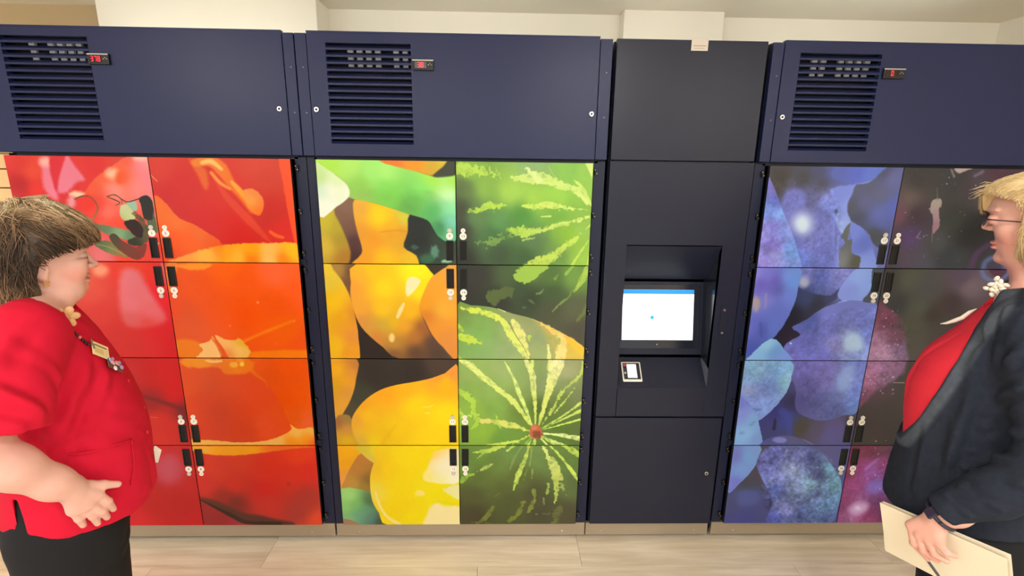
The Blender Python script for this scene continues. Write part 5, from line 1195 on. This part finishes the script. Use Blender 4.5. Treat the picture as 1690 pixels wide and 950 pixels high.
for x, y in ((212,628),(238,672),(243,713)): MB().ball(tuple(Frame(A).hit(x, y, tf, .002)[0]), .0055, 0, (.6,.6,1)).build('button', mat('red_button', (190,20,40), 0.3), A)
# trousers and shoes
v = Vol(axis((-.36,.14,.007)), axis((-.25,.25,.007)), axis((.04,.93,.007)))
v.slices([(.68,.030,-.22,.195),(.76,.050,-.225,.20),(.86,.085,-.215,.198),(.92,.09,-.20,.195)], .02, n=2.3)
for y in (-1, 1): v.chain([(-.09, y*.092, .74), (-.082, y*.095, .46), (-.08, y*.09, .06)], [.122, .098, .078], .03)
V, Q = v.mesh(); N = normals(V, Q)
V = folds(V, N, [((.02,-.14,.80), (-.10,-.19,.72), .006, .014), ((.03,-.12,.70), (-.06,-.18,.60), .005, .014), ((.0,-.15,.66), (-.12,-.19,.66), .004, .014)]); V = V+N*(n3(V, 10, 9)*.004)[:, None]; V = relax(V, Q, 1)
M_BLKC = mat('black_trouser_cloth', (24,25,29), 0.85, spec=0.25, bump=(700, 0.2, 0.0006))
np_mesh('trousers', V, Q, M_BLKC, A)
def shoes(root, m):
    for y in (-1, 1):
        v = Vol(axis((-.17,.17,.006)), axis((y*.10-.08,y*.10+.08,.006)), axis((-.012,.12,.006)))
        v.cap((-.09, y*.09, .045), (.08, y*.105, .034), .044, .034, .02); v.ell((-.075, y*.09, .06), (.05,.04,.045), .02); v.F = np.maximum(v.F, 0.0005-v.ax[2][None, None, :])
        V, Q = v.mesh(); np_mesh('shoe', V, Q, m, root)
shoes(A, mat('black_shoe', (20,20,22), 0.5))
# hair
HAIRL = [(1.350,-.055,-.128,.080),(1.375,-.03,-.142,.090),(1.41,.02,-.150,.098),(1.45,.05,-.157,.101),(1.50,.077,-.158,.102),(1.53,.083,-.156,.100),(1.555,.081,-.150,.097),(1.58,.064,-.138,.088),(1.60,.042,-.118,.075),(1.617,.018,-.090,.055),(1.630,-.01,-.05,.022)]
xz = np.array([1.34,1.445,1.470,1.490,1.502,1.514,1.522,1.536]); xc = np.array([-.050,-.046,-.040,-.026,.006,.048,.080,.2])
cutL = lambda X, Y, Z: X-np.interp(Z, xz, xc)
hfL = slice_fn(HAIRL, 2.2, 0, 0, None, None, cutL); hfLs = slice_fn(HAIRL, 2.2)
v = Vol(axis((-.18,.11,.0035)), axis((-.12,.12,.0035)), axis((1.33,1.65,.0035)))
v.add(hfL, (-.17,-.11,1.345), (.1,.11,1.635), .004)
V, Q = v.mesh(); N = normals(V, Q); V = V+N*(n3(V*np.array([1, 1, .5]), 55, 5, 2)*.004)[:, None]; V = relax(V, Q, 1)
DK, MD, LT, BL = np.array([58,42,31.]), np.array([128,102,76.]), np.array([206,182,148.]), np.array([196,172,132.])
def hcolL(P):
    t = -.10+np.clip((P[:, 2]-1.52)/.09, 0, 1)*.78+.42*n3(P*np.array([.5,1,.3]), 60, 2)+np.clip((P[:, 0]-.02)*4, 0, .25); t = np.clip(t+.12, 0, 1)  # paler crown: light from above put into the colour, over noise streaks
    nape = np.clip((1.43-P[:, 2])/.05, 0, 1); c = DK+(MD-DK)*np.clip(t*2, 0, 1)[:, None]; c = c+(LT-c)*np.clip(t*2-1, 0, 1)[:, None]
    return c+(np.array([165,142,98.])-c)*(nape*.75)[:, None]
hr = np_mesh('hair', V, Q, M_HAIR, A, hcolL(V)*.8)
def flowL(P, t):
    d = np.zeros_like(P); d[:, 0] = np.where(P[:, 0] > -.05, .9, -.25); d[:, 2] = -np.clip((1.625-P[:, 2])*9, .05, 1.0)
    d[:, 1] = np.sign(P[:, 1])*.35; lo = P[:, 2] < 1.44; d[lo, 0] = np.where(P[lo, 2] < 1.40, .25, -.1); d[lo, 2] = -1; return d
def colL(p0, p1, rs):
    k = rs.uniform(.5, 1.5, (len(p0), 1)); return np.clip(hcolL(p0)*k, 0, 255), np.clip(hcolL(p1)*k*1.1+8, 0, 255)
st = surf_points(hfLs, (-.17,-.11,1.37), (.1,.11,1.64), 5200, 4, lambda P: (cutL(P[:, 0], P[:, 1], P[:, 2]) < -.012) & (P[:, 2] > 1.375) & (P[:, 2] < 1.632))
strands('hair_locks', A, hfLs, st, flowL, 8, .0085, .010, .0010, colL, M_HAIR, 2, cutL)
# earring
er = MB().tube([(-.034+.006*math.cos(t), -.0885, 1.428+.009*math.sin(t)) for t in np.linspace(0, 2*math.pi, 15)], .0013, 6).build('earring', mat('gold', (225,170,80), .25, .9), A)
tag(top_in(A, er), 'small gold hoop earring in the ear of the woman in red', 'earring')
# flower brooch, beaded lanyard, badges
M_PEACH = mat('peach_fabric', (222,178,128), 0.7); M_DKB = mat('dark_beads', (40,24,28), 0.3)
def lump(x, y, z, scal): return (x, y, z)
FA = Frame(A)
p_, n_ = FA.hit(108, 522, tf, .006); FX = tuple(p_)
fb = empty('flower_brooch'); fb.parent = A; fb.location = FX; fb.scale = (1.5, 1.5, 1.5)
tag(fb, 'peach fabric flower brooch at the collar of the woman in red', 'brooch')
pet = MB().ball((0, 0, 0), .0075, 0, (1.2,.45,.85), 10, 6).build('petal', M_PEACH, fb, (0.011, -.003, 0))
for i in range(1, 6):
    a = i*2*math.pi/6; c = dup(pet, fb, loc=(.011*math.cos(a), -.003-.002*(i % 2), .011*math.sin(a))); c.rotation_euler = (0, -a, 0)
MB().ball((0, -.007, 0), .006, 0, (1,.6,1), 10, 6).build('flower_centre', mat('rose_centre', (214,140,108), .6), fb)
top_in(A, fb)
ln = empty('lanyard'); ln.parent = A; tag(ln, 'dark beaded lanyard hanging down the red scrub top', 'lanyard')
LP = [tuple(FA.hit(x, y, tf, .004)[0]) for x, y in ((98,508),(104,520),(113,536),(120,546),(128,553),(138,562),(146,568))]
M_BPK = mat('pink_bead', (205,110,110), .3)
MB().tube(LP, .0014, 6).build('cord', M_DKB, ln); bd = None
for i in range(12):
    t = i/11*(len(LP)-1); k = min(int(t), len(LP)-2); f_ = t-k; p_ = [LP[k][q]*(1-f_)+LP[k+1][q]*f_ for q in range(3)]
    MB().ball((0, 0, 0), .0042, 0, (1, 1, 1), 8, 6).build('bead', M_BPK if i in (3, 8) else M_DKB, ln, p_)
top_in(A, ln)
def flat_card(name, pos, w, h, rot, mats, parent):
    m = MB().box(-w/2, w/2, -.001, .001, -h/2, h/2, 0, .0006); return m
def place(o, x, y, deg, up=.006):
    P, n = FA.hit(x, y, tf, up); n = Vector(n); o.location = P
    X_ = Vector((0, 0, 1)).cross(n).normalized(); Y_ = -n; Z_ = X_.cross(Y_).normalized(); o.rotation_euler = (Matrix((X_, Y_, Z_)).transposed() @ Matrix.Rotation(math.radians(deg), 3, 'Y')).to_euler()
bg = MB().box(-.030, .030, -.0012, .0012, -.019, .019, 0, .0006); bg.box(-.024, .008, -.0016, -.0012, -.012, .002, 1); bg.box(-.024, .022, -.0016, -.0012, .008, .012, 2); bg.tube([(-.026,-.002,-.004),(-.031,-.002,.010),(-.036,-.003,.020)], .0022, 6, 2)
bo = bg.build('name_badge', [mat('cream_badge', (240,228,180), .35), mat('badge_print', (222,204,140), .5), mat('badge_line', (120,110,90), .5)], A)
place(bo, 166, 578, 40); tag(top_in(A, bo), 'cream name badge clipped to the chest of the red scrub top', 'badge')
bz = MB().box(-.024, .020, -.001, .001, -.010, .010, 0, .0006)
rs_ = random.Random(3)
for i in range(12): bz.ball((rs_.uniform(-.022,.022), -.003, rs_.uniform(-.010,.010)), rs_.uniform(.003,.0055), 1+i % 4, (1,.5,1), 8, 5)
bo = bz.build('badge_reel', [mat('reel_back', (110,80,70), .5), mat('reel_white', (235,228,230), .4), mat('reel_pink', (230,150,165), .4), mat('reel_blue', (140,180,215), .4), mat('reel_lilac', (170,150,200), .4)], A)
place(bo, 191, 603, 40); bo.scale = (1.35, 1.35, 1.35); tag(top_in(A, bo), 'pink and blue decorated badge just below the cream name badge', 'badge')
fp = MB().prism([(.0,.0,-.030), (.014,0,.006), (.002,0,.026), (-.012,0,.030), (-.012,0,-.024)], (0,.002,0)).build('folded_paper', mat('white_paper', (238,234,226), .7), A)
fp.location = (.130,-.020,.855); fp.rotation_euler = (0,0,math.radians(12)); tag(top_in(A, fp), 'small folded white paper poking from the front of the red scrub top', 'paper')

# ================================================================== woman in the dark jacket
B = person_root('person', 1.36, -0.70, -1, 'woman with blonde hair and glasses in an open dark navy jacket over a red top')
HEADR = [(1.46,-.020,-.105,.052),(1.478,-.010,-.105,.053),(1.493,.004,-.106,.056),(1.510,.012,-.110,.061),(1.528,.017,-.116,.065),(1.545,.022,-.122,.068),(1.565,.028,-.128,.070),(1.585,.034,-.134,.073),(1.609,.040,-.138,.075),
         (1.630,.050,-.140,.076),(1.652,.049,-.138,.075),(1.672,.038,-.130,.070),(1.690,.018,-.112,.058),(1.705,-.012,-.085,.038),(1.712,-.035,-.060,.015)]
TORR = [(0.74,.100,-.215,.200),(.85,.112,-.21,.200),(.924,.124,-.20,.196),(1.033,.139,-.20,.194),(1.134,.141,-.195,.194),(1.208,.120,-.19,.192),(1.268,.078,-.185,.188),(1.344,.028,-.17,.170),(1.395,.000,-.15,.130),(1.425,-.018,-.13,.085)]
v = Vol(axis((-.40,-.03,.004),(-.03,.08,.0022),(.08,.17,.005)), axis((-.34,-.10,.006),(-.10,.10,.0026),(.10,.20,.005),(.20,.36,.0026)), axis((0,.66,.010),(.66,.90,.0026),(.90,1.42,.007),(1.42,1.72,.0023)))
v.slices(TORR, .01, grow=-.02, z0=.78)
v.slices([(1.38,-.025,-.13,.075),(1.42,-.026,-.115,.057)]+HEADR, .02, n=2.15)
face(v, dict(bridge=.044, tip=.056, brow=.051, lip=.0305, chin=.020), dict(bridge=1.607, tip=1.584, brow=1.630, mouth=1.537, chin=1.503))
for y in (-1, 1): ear(v, -.048, y*.079, 1.580)
for y in (-1, 1): v.chain([(-.05, y*.05, 1.39), (-.075, y*.165, 1.375)], [.045, .05], .03)
FB = Frame(B); q_ = lambda L: [FB.loc(*t) for t in L]
HM = q_([(1503,866,.276),(1516,881,.286),(1532,891,.293),(1550,896,.297)]); HP = q_([(1508,896,.289),(1523,908,.296),(1542,914,.300),(1562,912,.303)]); HT = q_([(1531,922,.276),(1547,925,.284),(1563,926,.291),(1577,917,.298)])
WR = FB.loc(1549, 853, .278)
v.chain([(-.075,.17,1.37), (-.165,.250,1.085), (-.030,.272,.870), WR], [.055,.045,.031,.028], .02)
hand(v, WR, HM, HP, HT, [FB.loc(1540,862,.268), FB.loc(1535,880,.246), FB.loc(1545,897,.228), FB.loc(1560,908,.222)], r=.0088, pr=.0165)
v.chain([(-.075,-.17,1.37), (-.12,-.25,1.09), (-.05,-.25,.87)], [.055,.043,.028], .02)
hand(v, (-.04,-.25,.855), [(.0,-.256,.79), (-.016,-.258,.786), (-.032,-.258,.786), (-.048,-.256,.79)], [(.012,-.25,.75), (-.004,-.252,.742), (-.020,-.252,.744), (-.040,-.25,.754)],
     [(.012,-.24,.722), (-.002,-.24,.712), (-.018,-.24,.716), (-.038,-.24,.73)], [(-.02,-.24,.84), (.004,-.23,.81), (.018,-.224,.785)])
for y in (-1, 1):
    v.chain([(-.06, y*.095, .82), (-.06, y*.09, .48), (-.075, y*.085, .09)], [.10, .058, .040], .03); v.cap((-.085, y*.085, .05), (.06, y*.095, .035), .038, .028, .02)
V, Q = v.mesh(); V = relax(V, Q, 1, .4)
C_ = np.tile(np.array([[224,170,156]], float), (len(V), 1)); C_ += n3(V, 40, 5)[:, None]*5
C_ = mixc(C_, (222,140,126), .5*gb(V, (.012,.055,1.545), (.035,.03,.028))+.6*gb(V, (.012,-.055,1.545), (.035,.03,.028)))
C_ = mixc(C_, (218,140,124), .5*gb(V, (-.01,0,1.47), (.03,.06,.025))); C_ = mixc(C_, (204,116,108), np.clip(1.1*gb(V, (.028,0,1.537), (.011,.022,.0085)), 0, 1))
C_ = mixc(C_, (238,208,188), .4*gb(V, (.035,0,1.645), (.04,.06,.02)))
for q in HM+HP[:3]: C_ = mixc(C_, (214,124,104), .5*gb(V, q, .010))
np_mesh('body', V, Q, M_SKIN, B, C_)
for y in (-1, 1):
    e_ = MB().ball((.0305, y*.031, 1.6062), .0122, 0); e_.ball((.0365, y*.0318, 1.6055), .0072, 1); e_.build('eye', [M_EYE, M_IRIS], B)
# red top under the jacket
v = Vol(axis((-.27,.18,.005)), axis((-.24,.24,.005)), axis((.82,1.44,.005)))
v.slices(TORR, .01, n=2.3, z0=.83)
v.cap((-.03, 0, 1.40), (-.04, 0, 1.55), .056, .09, .006, 's'); v.cap((.06, 0, 1.36), (.0, 0, 1.44), .008, .05, .008, 's')
V, Q = v.mesh(); N = normals(V, Q); V = folds(V, N, [((.13,.05,1.20), (.14,.06,1.05), .004, .012), ((.06,.08,1.30), (.13,.05,1.18), .004, .010)]); V = V+N*(n3(V, 12, 4)*.003)[:, None]
np_mesh('red_top', V, Q, mat('coral_red_cloth', (228,50,68), .82, spec=.2, bump=(900, .2, .0006)), B)
# jacket
JT = [(0.74,.150,-.225,.214),(.77,.148,-.225,.214),(.85,.146,-.22,.213),(.924,.139,-.215,.21)]+[(t[0], t[1]+.012, t[2]-.016, t[3]+.016) for t in TORR[3:]]
ez = np.array([.74,.90,.93,.955,1.05,1.172,1.323,1.395,1.46]); ex = np.array([.3,.25,.16,.124,.090,.056,.019,-.004,-.02])
v = Vol(axis((-.42,.17,.0045)), axis((-.40,.40,.0045)), axis((.72,1.48,.0045)))
v.slices(JT, .01, n=2.3, z0=.755)
for y in (-1, 1): v.chain([(-.06, y*.06, 1.375), (-.08, y*.165, 1.365)], [.060, .066], .03)
v.cap((-.10, .055, 1.425), (-.10, -.055, 1.425), .026, .026, .03); v.cap((-.10, .055, 1.425), (-.03, .088, 1.395), .026, .018, .03); v.cap((-.10, -.055, 1.425), (-.03, -.088, 1.395), .026, .018, .03)
X, Y, Z = v.ax[0][:, None, None], v.ax[1][None, :, None], v.ax[2][None, None, :]
v.cap((-.035, 0, 1.36), (-.045, 0, 1.56), .066, .085, .006, 's')
v.F = np.maximum(v.F, X-np.interp(Z, ez, ex))
inn = slice_fn([(t[0], t[1]+.004, t[2]-.006, t[3]+.006) for t in TORR], 2.3)(X, Y, Z); v.F = np.maximum(v.F, -inn*np.where(Z < 1.39, 1, -1)*1.0) if False else v.F
zb = .757+.04*np.clip((.10-X)/.25, 0, 1)
v.F = np.maximum(v.F, zb-Z)
v.chain([(-.08,.175,1.365), (-.165,.248,1.10)], [.074, .068], .03)
v.chain([(-.165,.248,1.10), (-.160,.254,1.055), (-.085,.266,.955), FB.loc(1566, 838, .276)], [.068, .068, .058, .044], .02)
CU = FB.loc(1560, 846, .276)
v.chain([(-.08,-.175,1.365), (-.12,-.255,1.09), (-.05,-.255,.885)], [.074,.062,.045], .03)
for c_, d_ in ((CU, (.55,.03,-.80)), ((-.046,-.255,.873), (.30,0,-.95))):
    d_ = np.array(d_); d_ /= np.linalg.norm(d_); pl = (X-c_[0])*d_[0]+(Y-c_[1])*d_[1]+(Z-c_[2])*d_[2]
    near = (np.sqrt((X-c_[0])**2+(Y-c_[1])**2+(Z-c_[2])**2) < .085) & (np.abs(Y) > .20); v.F = np.where(near, np.maximum(v.F, pl), v.F)
V, Q = v.mesh(); N = normals(V, Q)
def ring(c, d, r): return c
jf = lambda L: [(FB.hit(a, b_, jsurf, .0)[0], FB.hit(c_, d_, jsurf, .0)[0], amp*1.5, w) for a, b_, c_, d_, amp, w in L]
def jsurf(x, y, z):
    a = slice_fn(JT, 2.3)(x, y, z); P = np.stack([x, y, z], -1)
    for p, q, r1, r2 in (((-.08,.175,1.365), (-.165,.248,1.10), .074, .068), ((-.165,.248,1.10), (-.160,.254,1.055), .068, .068), ((-.160,.254,1.055), (-.085,.266,.955), .068, .058), ((-.085,.266,.955), FB.loc(1566, 838, .276), .058, .044)):
        p, q = np.array(p), np.array(q); e = q-p; h = np.clip((P-p)@e/(e@e), 0, 1); a = np.minimum(a, np.linalg.norm(P-p-h[..., None]*e, axis=-1)-(r1+(r2-r1)*h))
    return a
V = folds(V, N, jf([(1590,772,1688,800,.010,.010), (1600,745,1688,762,.008,.010), (1585,800,1650,838,.009,.010), (1620,705,1688,715,.009,.012), (1650,655,1688,640,.010,.012), (1660,600,1688,575,.010,.012), (1560,815,1600,852,.006,.008),
    (1605,640,1572,760,.009,.014), (1575,690,1560,800,.006,.012), (1530,710,1510,810,.006,.012), (1640,520,1600,620,.008,.014), (1665,510,1640,600,.008,.012)]))
V = V+N*(n3(V, 14, 6)*.0035)[:, None]; V = relax(V, Q, 2, .5)
band = np.clip(1-np.abs((np.interp(V[:, 2], ez, ex)-V[:, 0])-.014)/.020, 0, 1)*(V[:, 2] > .90)*(np.abs(V[:, 1]) > .06)
C_ = np.tile(np.array([[40,45,58]], float), (len(V), 1)); C_ = mixc(C_, (84,92,104), np.clip(band*1.5, 0, .9)); C_ *= (1+n3(V, 120, 2, 2)*.10)[:, None]
np_mesh('jacket', V, Q, mat('navy_fleece', (40,45,58), .95, spec=.15, attr='Col', bump=(500, .5, .0015)), B, C_)
# trousers
v = Vol(axis((-.36,.14,.007)), axis((-.25,.25,.007)), axis((.04,.86,.007)))
v.slices([(.64,.045,-.22,.185),(.74,.060,-.215,.19),(.84,.085,-.205,.19)], .02, n=2.3)
for y in (-1, 1): v.chain([(-.08, y*.09, .72), (-.078, y*.09, .46), (-.08, y*.085, .06)], [.115, .092, .074], .03)
V, Q = v.mesh(); N = normals(V, Q); V = V+N*(n3(V, 10, 8)*.004)[:, None]; V = relax(V, Q, 1); np_mesh('trousers', V, Q, M_BLKC, B)
shoes(B, mat('dark_shoe', (26,24,26), .5))
# hair: blonde bob with loose fringe
HAIRR = [(1.488,-.04,-.140,.080),(1.505,-.02,-.150,.090),(1.53,.01,-.158,.097),(1.58,.045,-.165,.101),(1.63,.064,-.163,.100),(1.66,.070,-.156,.096),(1.685,.066,-.142,.087),(1.705,.048,-.118,.071),(1.720,.020,-.085,.048),(1.732,-.01,-.05,.018)]
def cutR(X, Y, Z):
    near = X-np.interp(Z, [1.48,1.52,1.64,1.665,1.68,1.70], [-.028,-.022,-.016,.004,.05,.2]); fr = X-np.interp(Z, [1.48,1.60,1.612,1.622,1.64], [-.028,-.020,.0,.05,.2])
    w = np.clip((Y+.004)/.012, 0, 1); return fr*(1-w)+near*w
hfR = slice_fn(HAIRR, 2.2, 0, 0, None, None, cutR); hfRs = slice_fn(HAIRR, 2.2)
v = Vol(axis((-.19,.10,.0035)), axis((-.12,.12,.0035)), axis((1.47,1.75,.0035)))
v.add(hfR, (-.18,-.11,1.485), (.09,.11,1.737), .004)
V, Q = v.mesh(); N = normals(V, Q); V = V+N*(n3(V*np.array([1, 1, .35]), 60, 8, 2)*.004)[:, None]; V = relax(V, Q, 1)
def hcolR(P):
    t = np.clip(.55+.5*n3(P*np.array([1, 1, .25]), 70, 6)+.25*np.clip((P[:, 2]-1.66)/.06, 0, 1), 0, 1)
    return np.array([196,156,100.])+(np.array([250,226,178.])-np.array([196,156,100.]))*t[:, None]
np_mesh('hair', V, Q, M_HAIR, B, hcolR(V)*.95)
def flowR(P, t):
    d = np.zeros_like(P); d[:, 0] = np.where(P[:, 2] > 1.66, np.where(P[:, 0] > -.04, .8, -.4), .02); d[:, 2] = -np.clip((1.728-P[:, 2])*12, .05, 1.0); d[:, 1] = np.sign(P[:, 1])*.3; return d
def colR(p0, p1, rs):
    k = rs.uniform(.82, 1.15, (len(p0), 1)); return np.clip(hcolR(p0)*k, 0, 255), np.clip(hcolR(p1)*k, 0, 255)
st = surf_points(hfRs, (-.18,-.11,1.52), (.09,.11,1.74), 4600, 7, lambda P: (cutR(P[:, 0], P[:, 1], P[:, 2]) < -.004) & (P[:, 2] > 1.53) & (P[:, 2] < 1.731))
strands('hair_locks', B, hfRs, st, flowR, 8, .010, .006, .0009, colR, M_HAIR, 3, cutR)
# loose wisps standing out over the forehead
rs_ = np.random.RandomState(9); n = 46; wp = MB()
for i in range(n):
    p0 = np.array([.045+rs_.uniform(-.01,.015), rs_.uniform(-.06,.03), 1.688+rs_.uniform(-.015,.012)]); L = rs_.uniform(.015,.05)
    d = np.array([.85, rs_.uniform(-.3,.2), rs_.uniform(-.75,.05)]); d /= np.linalg.norm(d)
    wp.tube([tuple(p0), tuple(p0+d*L*.5+np.array([0,0,.003])), tuple(p0+d*L+np.array([0,0,-.003]))], [.0011,.0008,.0002], 3)
wp.build('fringe_wisps', mat('pale_blonde', (246,222,172), .45), B)
# glasses
gl = empty('glasses'); gl.parent = B; tag(gl, 'thin dark framed glasses on the blonde woman', 'glasses')
M_FR = mat('dark_frame', (45,32,40), .3)
M_LENS = bpy.data.materials.new('lens_glass'); M_LENS.use_nodes = True; bb = M_LENS.node_tree.nodes['Principled BSDF']; bb.inputs['Transmission Weight'].default_value = 1; bb.inputs['Roughness'].default_value = 0; bb.inputs['IOR'].default_value = 1.03
for y in (-1, 1):
    ringp = [(.054-.010*abs(math.cos(t)*.021+.0)*1.0/.021*0.5, y*(.031+.021*math.cos(t)), 1.603+.0155*math.sin(t)) for t in np.linspace(0, 2*math.pi, 21)]
    MB().tube(ringp, .0013, 6).build('rim', M_FR, gl)
    MB().poly([(p[0], p[1], p[2]) for p in ringp[:-1]]) if False else None
    lm = MB(); lm.prism([(p[0], p[1], p[2]) for p in ringp[:-1]], (.0012, 0, 0)); lm.build('lens', M_LENS, gl)
    MB().tube([(.048, y*.053, 1.606), (.030, y*.075, 1.607), (-.040, y*.086, 1.606), (-.060, y*.086, 1.590)], .0015, 6).build('temple', M_FR, gl)
MB().tube([(.054, -.010, 1.606), (.060, 0, 1.609), (.054, .010, 1.606)], .0013, 6).build('bridge', M_FR, gl)
top_in(B, gl)
# white flower at the collar, white ribbon
wf = empty('flower_brooch'); wf.parent = B; wf.location = (-.004, .058, 1.432); tag(wf, 'ruffled white fabric flower at the neck of the blonde woman', 'brooch')
M_WF = mat('white_ruffle', (240,230,214), .7); pet = None
rs2 = random.Random(5)
for i in range(14):
    a = i*2.4; r_ = .006+.0016*i
    p_ = (r_*math.cos(a)*.8, .004+.004*(i % 3), r_*math.sin(a)*1.05)
    if pet is None: pet = MB().ball((0, 0, 0), .0068, 0, (1.2,.7,.8), 8, 5).build('petal', M_WF, wf, p_)
    else: c = dup(pet, wf, loc=p_); c.rotation_euler = (0, a, 0)
top_in(B, wf)
tr = slice_fn(TORR, 2.3)
rp = [FB.loc(x, y, .022) for x, y in ((1612,509),(1600,515),(1588,524),(1575,529),(1562,533),(1552,534))]
rb = MB().tube(rp, [.001,.005,.006,.006,.004,.0012], 8).build('ribbon', M_WF, B)
tag(top_in(B, rb), 'thin white ribbon lying along the front of the coral red top', 'ribbon')
# wristwatch
wt = empty('wristwatch'); wt.parent = B; tag(wt, 'dark blue banded watch on the wrist holding papers', 'watch')
d_ = Vector((.55,0,-.80)).normalized(); cw = Vector(FB.loc(1553, 851, .277)); u_ = Vector((0,1,0)); w_ = d_.cross(u_).normalized()
M_BAND = mat('dark_blue_band', (28,32,52), .45)
mb = MB(); mb.tube([tuple(cw+u_*(.034*math.cos(t))+w_*(.036*math.sin(t))) for t in np.linspace(0, 2*math.pi, 25)], .0052, 8); mb.build('band', M_BAND, wt)
fc = MB().box(-.012, .012, -.006, .004, -.014, .014, 0, .003); fc.box(-.009, .009, -.0068, -.006, -.011, .011, 1)
fo = fc.build('watch_case', [M_BAND, mat('dark_watch_glass', (34,42,70), .1)], wt)
nn = (u_*.75-w_*.65 if w_.z < 0 else u_*.75+w_*.65).normalized(); fo.location = cw+nn*.036; X_ = d_.cross(nn).normalized(); Y_ = -nn
fo.rotation_euler = Matrix((X_, Y_, X_.cross(Y_))).transposed().to_euler()
top_in(B, wt)
# papers and pen in the hand
M_PAP = [mat('paper_a', (240,230,206), .75), mat('paper_b', (236,222,196), .75), mat('paper_c', (242,234,214), .75)]
M_PR = mat('printed_ink', (110,108,104), .7)
lab = ['front white sheet of paper held in the blonde woman\'s hand', 'middle sheet of paper in the held stack, its lower corner showing', 'rear sheet of paper in the held stack, its upper corner showing']
TLc, TRc, BLc = [Vector(t) for t in ((.129,.222,.790), (-.121,.305,.819), (.089,.178,.625))]
U_ = (TRc-TLc).normalized(); N_ = U_.cross(BLc-TLc).normalized(); D_ = N_.cross(U_).normalized()
if D_.z > 0: D_ = -D_
for i in range(3):
    pm = MB(); K = .010; w_, h_ = .279, .178      # a slightly curled sheet
    P_ = [[(a*w_/12, K*math.sin(a/12*math.pi)*0-.006*(b_/6)**2, -b_*h_/6) for a in range(13)] for b_ in range(7)]
    vs = [[pm.bm.verts.new(q) for q in r] for r in P_]
    for b_ in range(6):
        for a in range(12): pm.bm.faces.new((vs[b_][a], vs[b_+1][a], vs[b_+1][a+1], vs[b_][a+1]))
    fs = list(pm.bm.faces); ex_ = bmesh.ops.extrude_face_region(pm.bm, geom=fs)
    bmesh.ops.translate(pm.bm, verts=[g for g in ex_['geom'] if isinstance(g, bmesh.types.BMVert)], vec=(0, .0005, 0))
    bmesh.ops.recalc_face_normals(pm.bm, faces=list(pm.bm.faces))
    po = pm.build('paper_sheet', [M_PAP[i]], B)
    R_ = Matrix((U_, U_.cross(D_), -D_)).transposed()
    po.location = TLc + N_*0 - Vector((.003*i, .0035*i, -.002*i)); po.rotation_euler = (R_ @ Matrix.Rotation(math.radians((0, 2.2, -1.8)[i]), 3, 'Y')).to_euler(); tag(top_in(B, po), lab[i], 'paper', 'papers held in the hand')
pn = MB().tube([FB.loc(1524,915,.272), FB.loc(1537,933,.268), FB.loc(1558,962,.262)], [.0030,.0036,.0036], 8, 0).tube([FB.loc(1519,908,.274), FB.loc(1524,915,.272)], [.0008,.0028], 8, 1).build('pen', [mat('dark_pen', (70,70,74), .3), M_CHROME], B)
tag(top_in(B, pn), 'dark pen held under the fingers over the papers', 'pen')
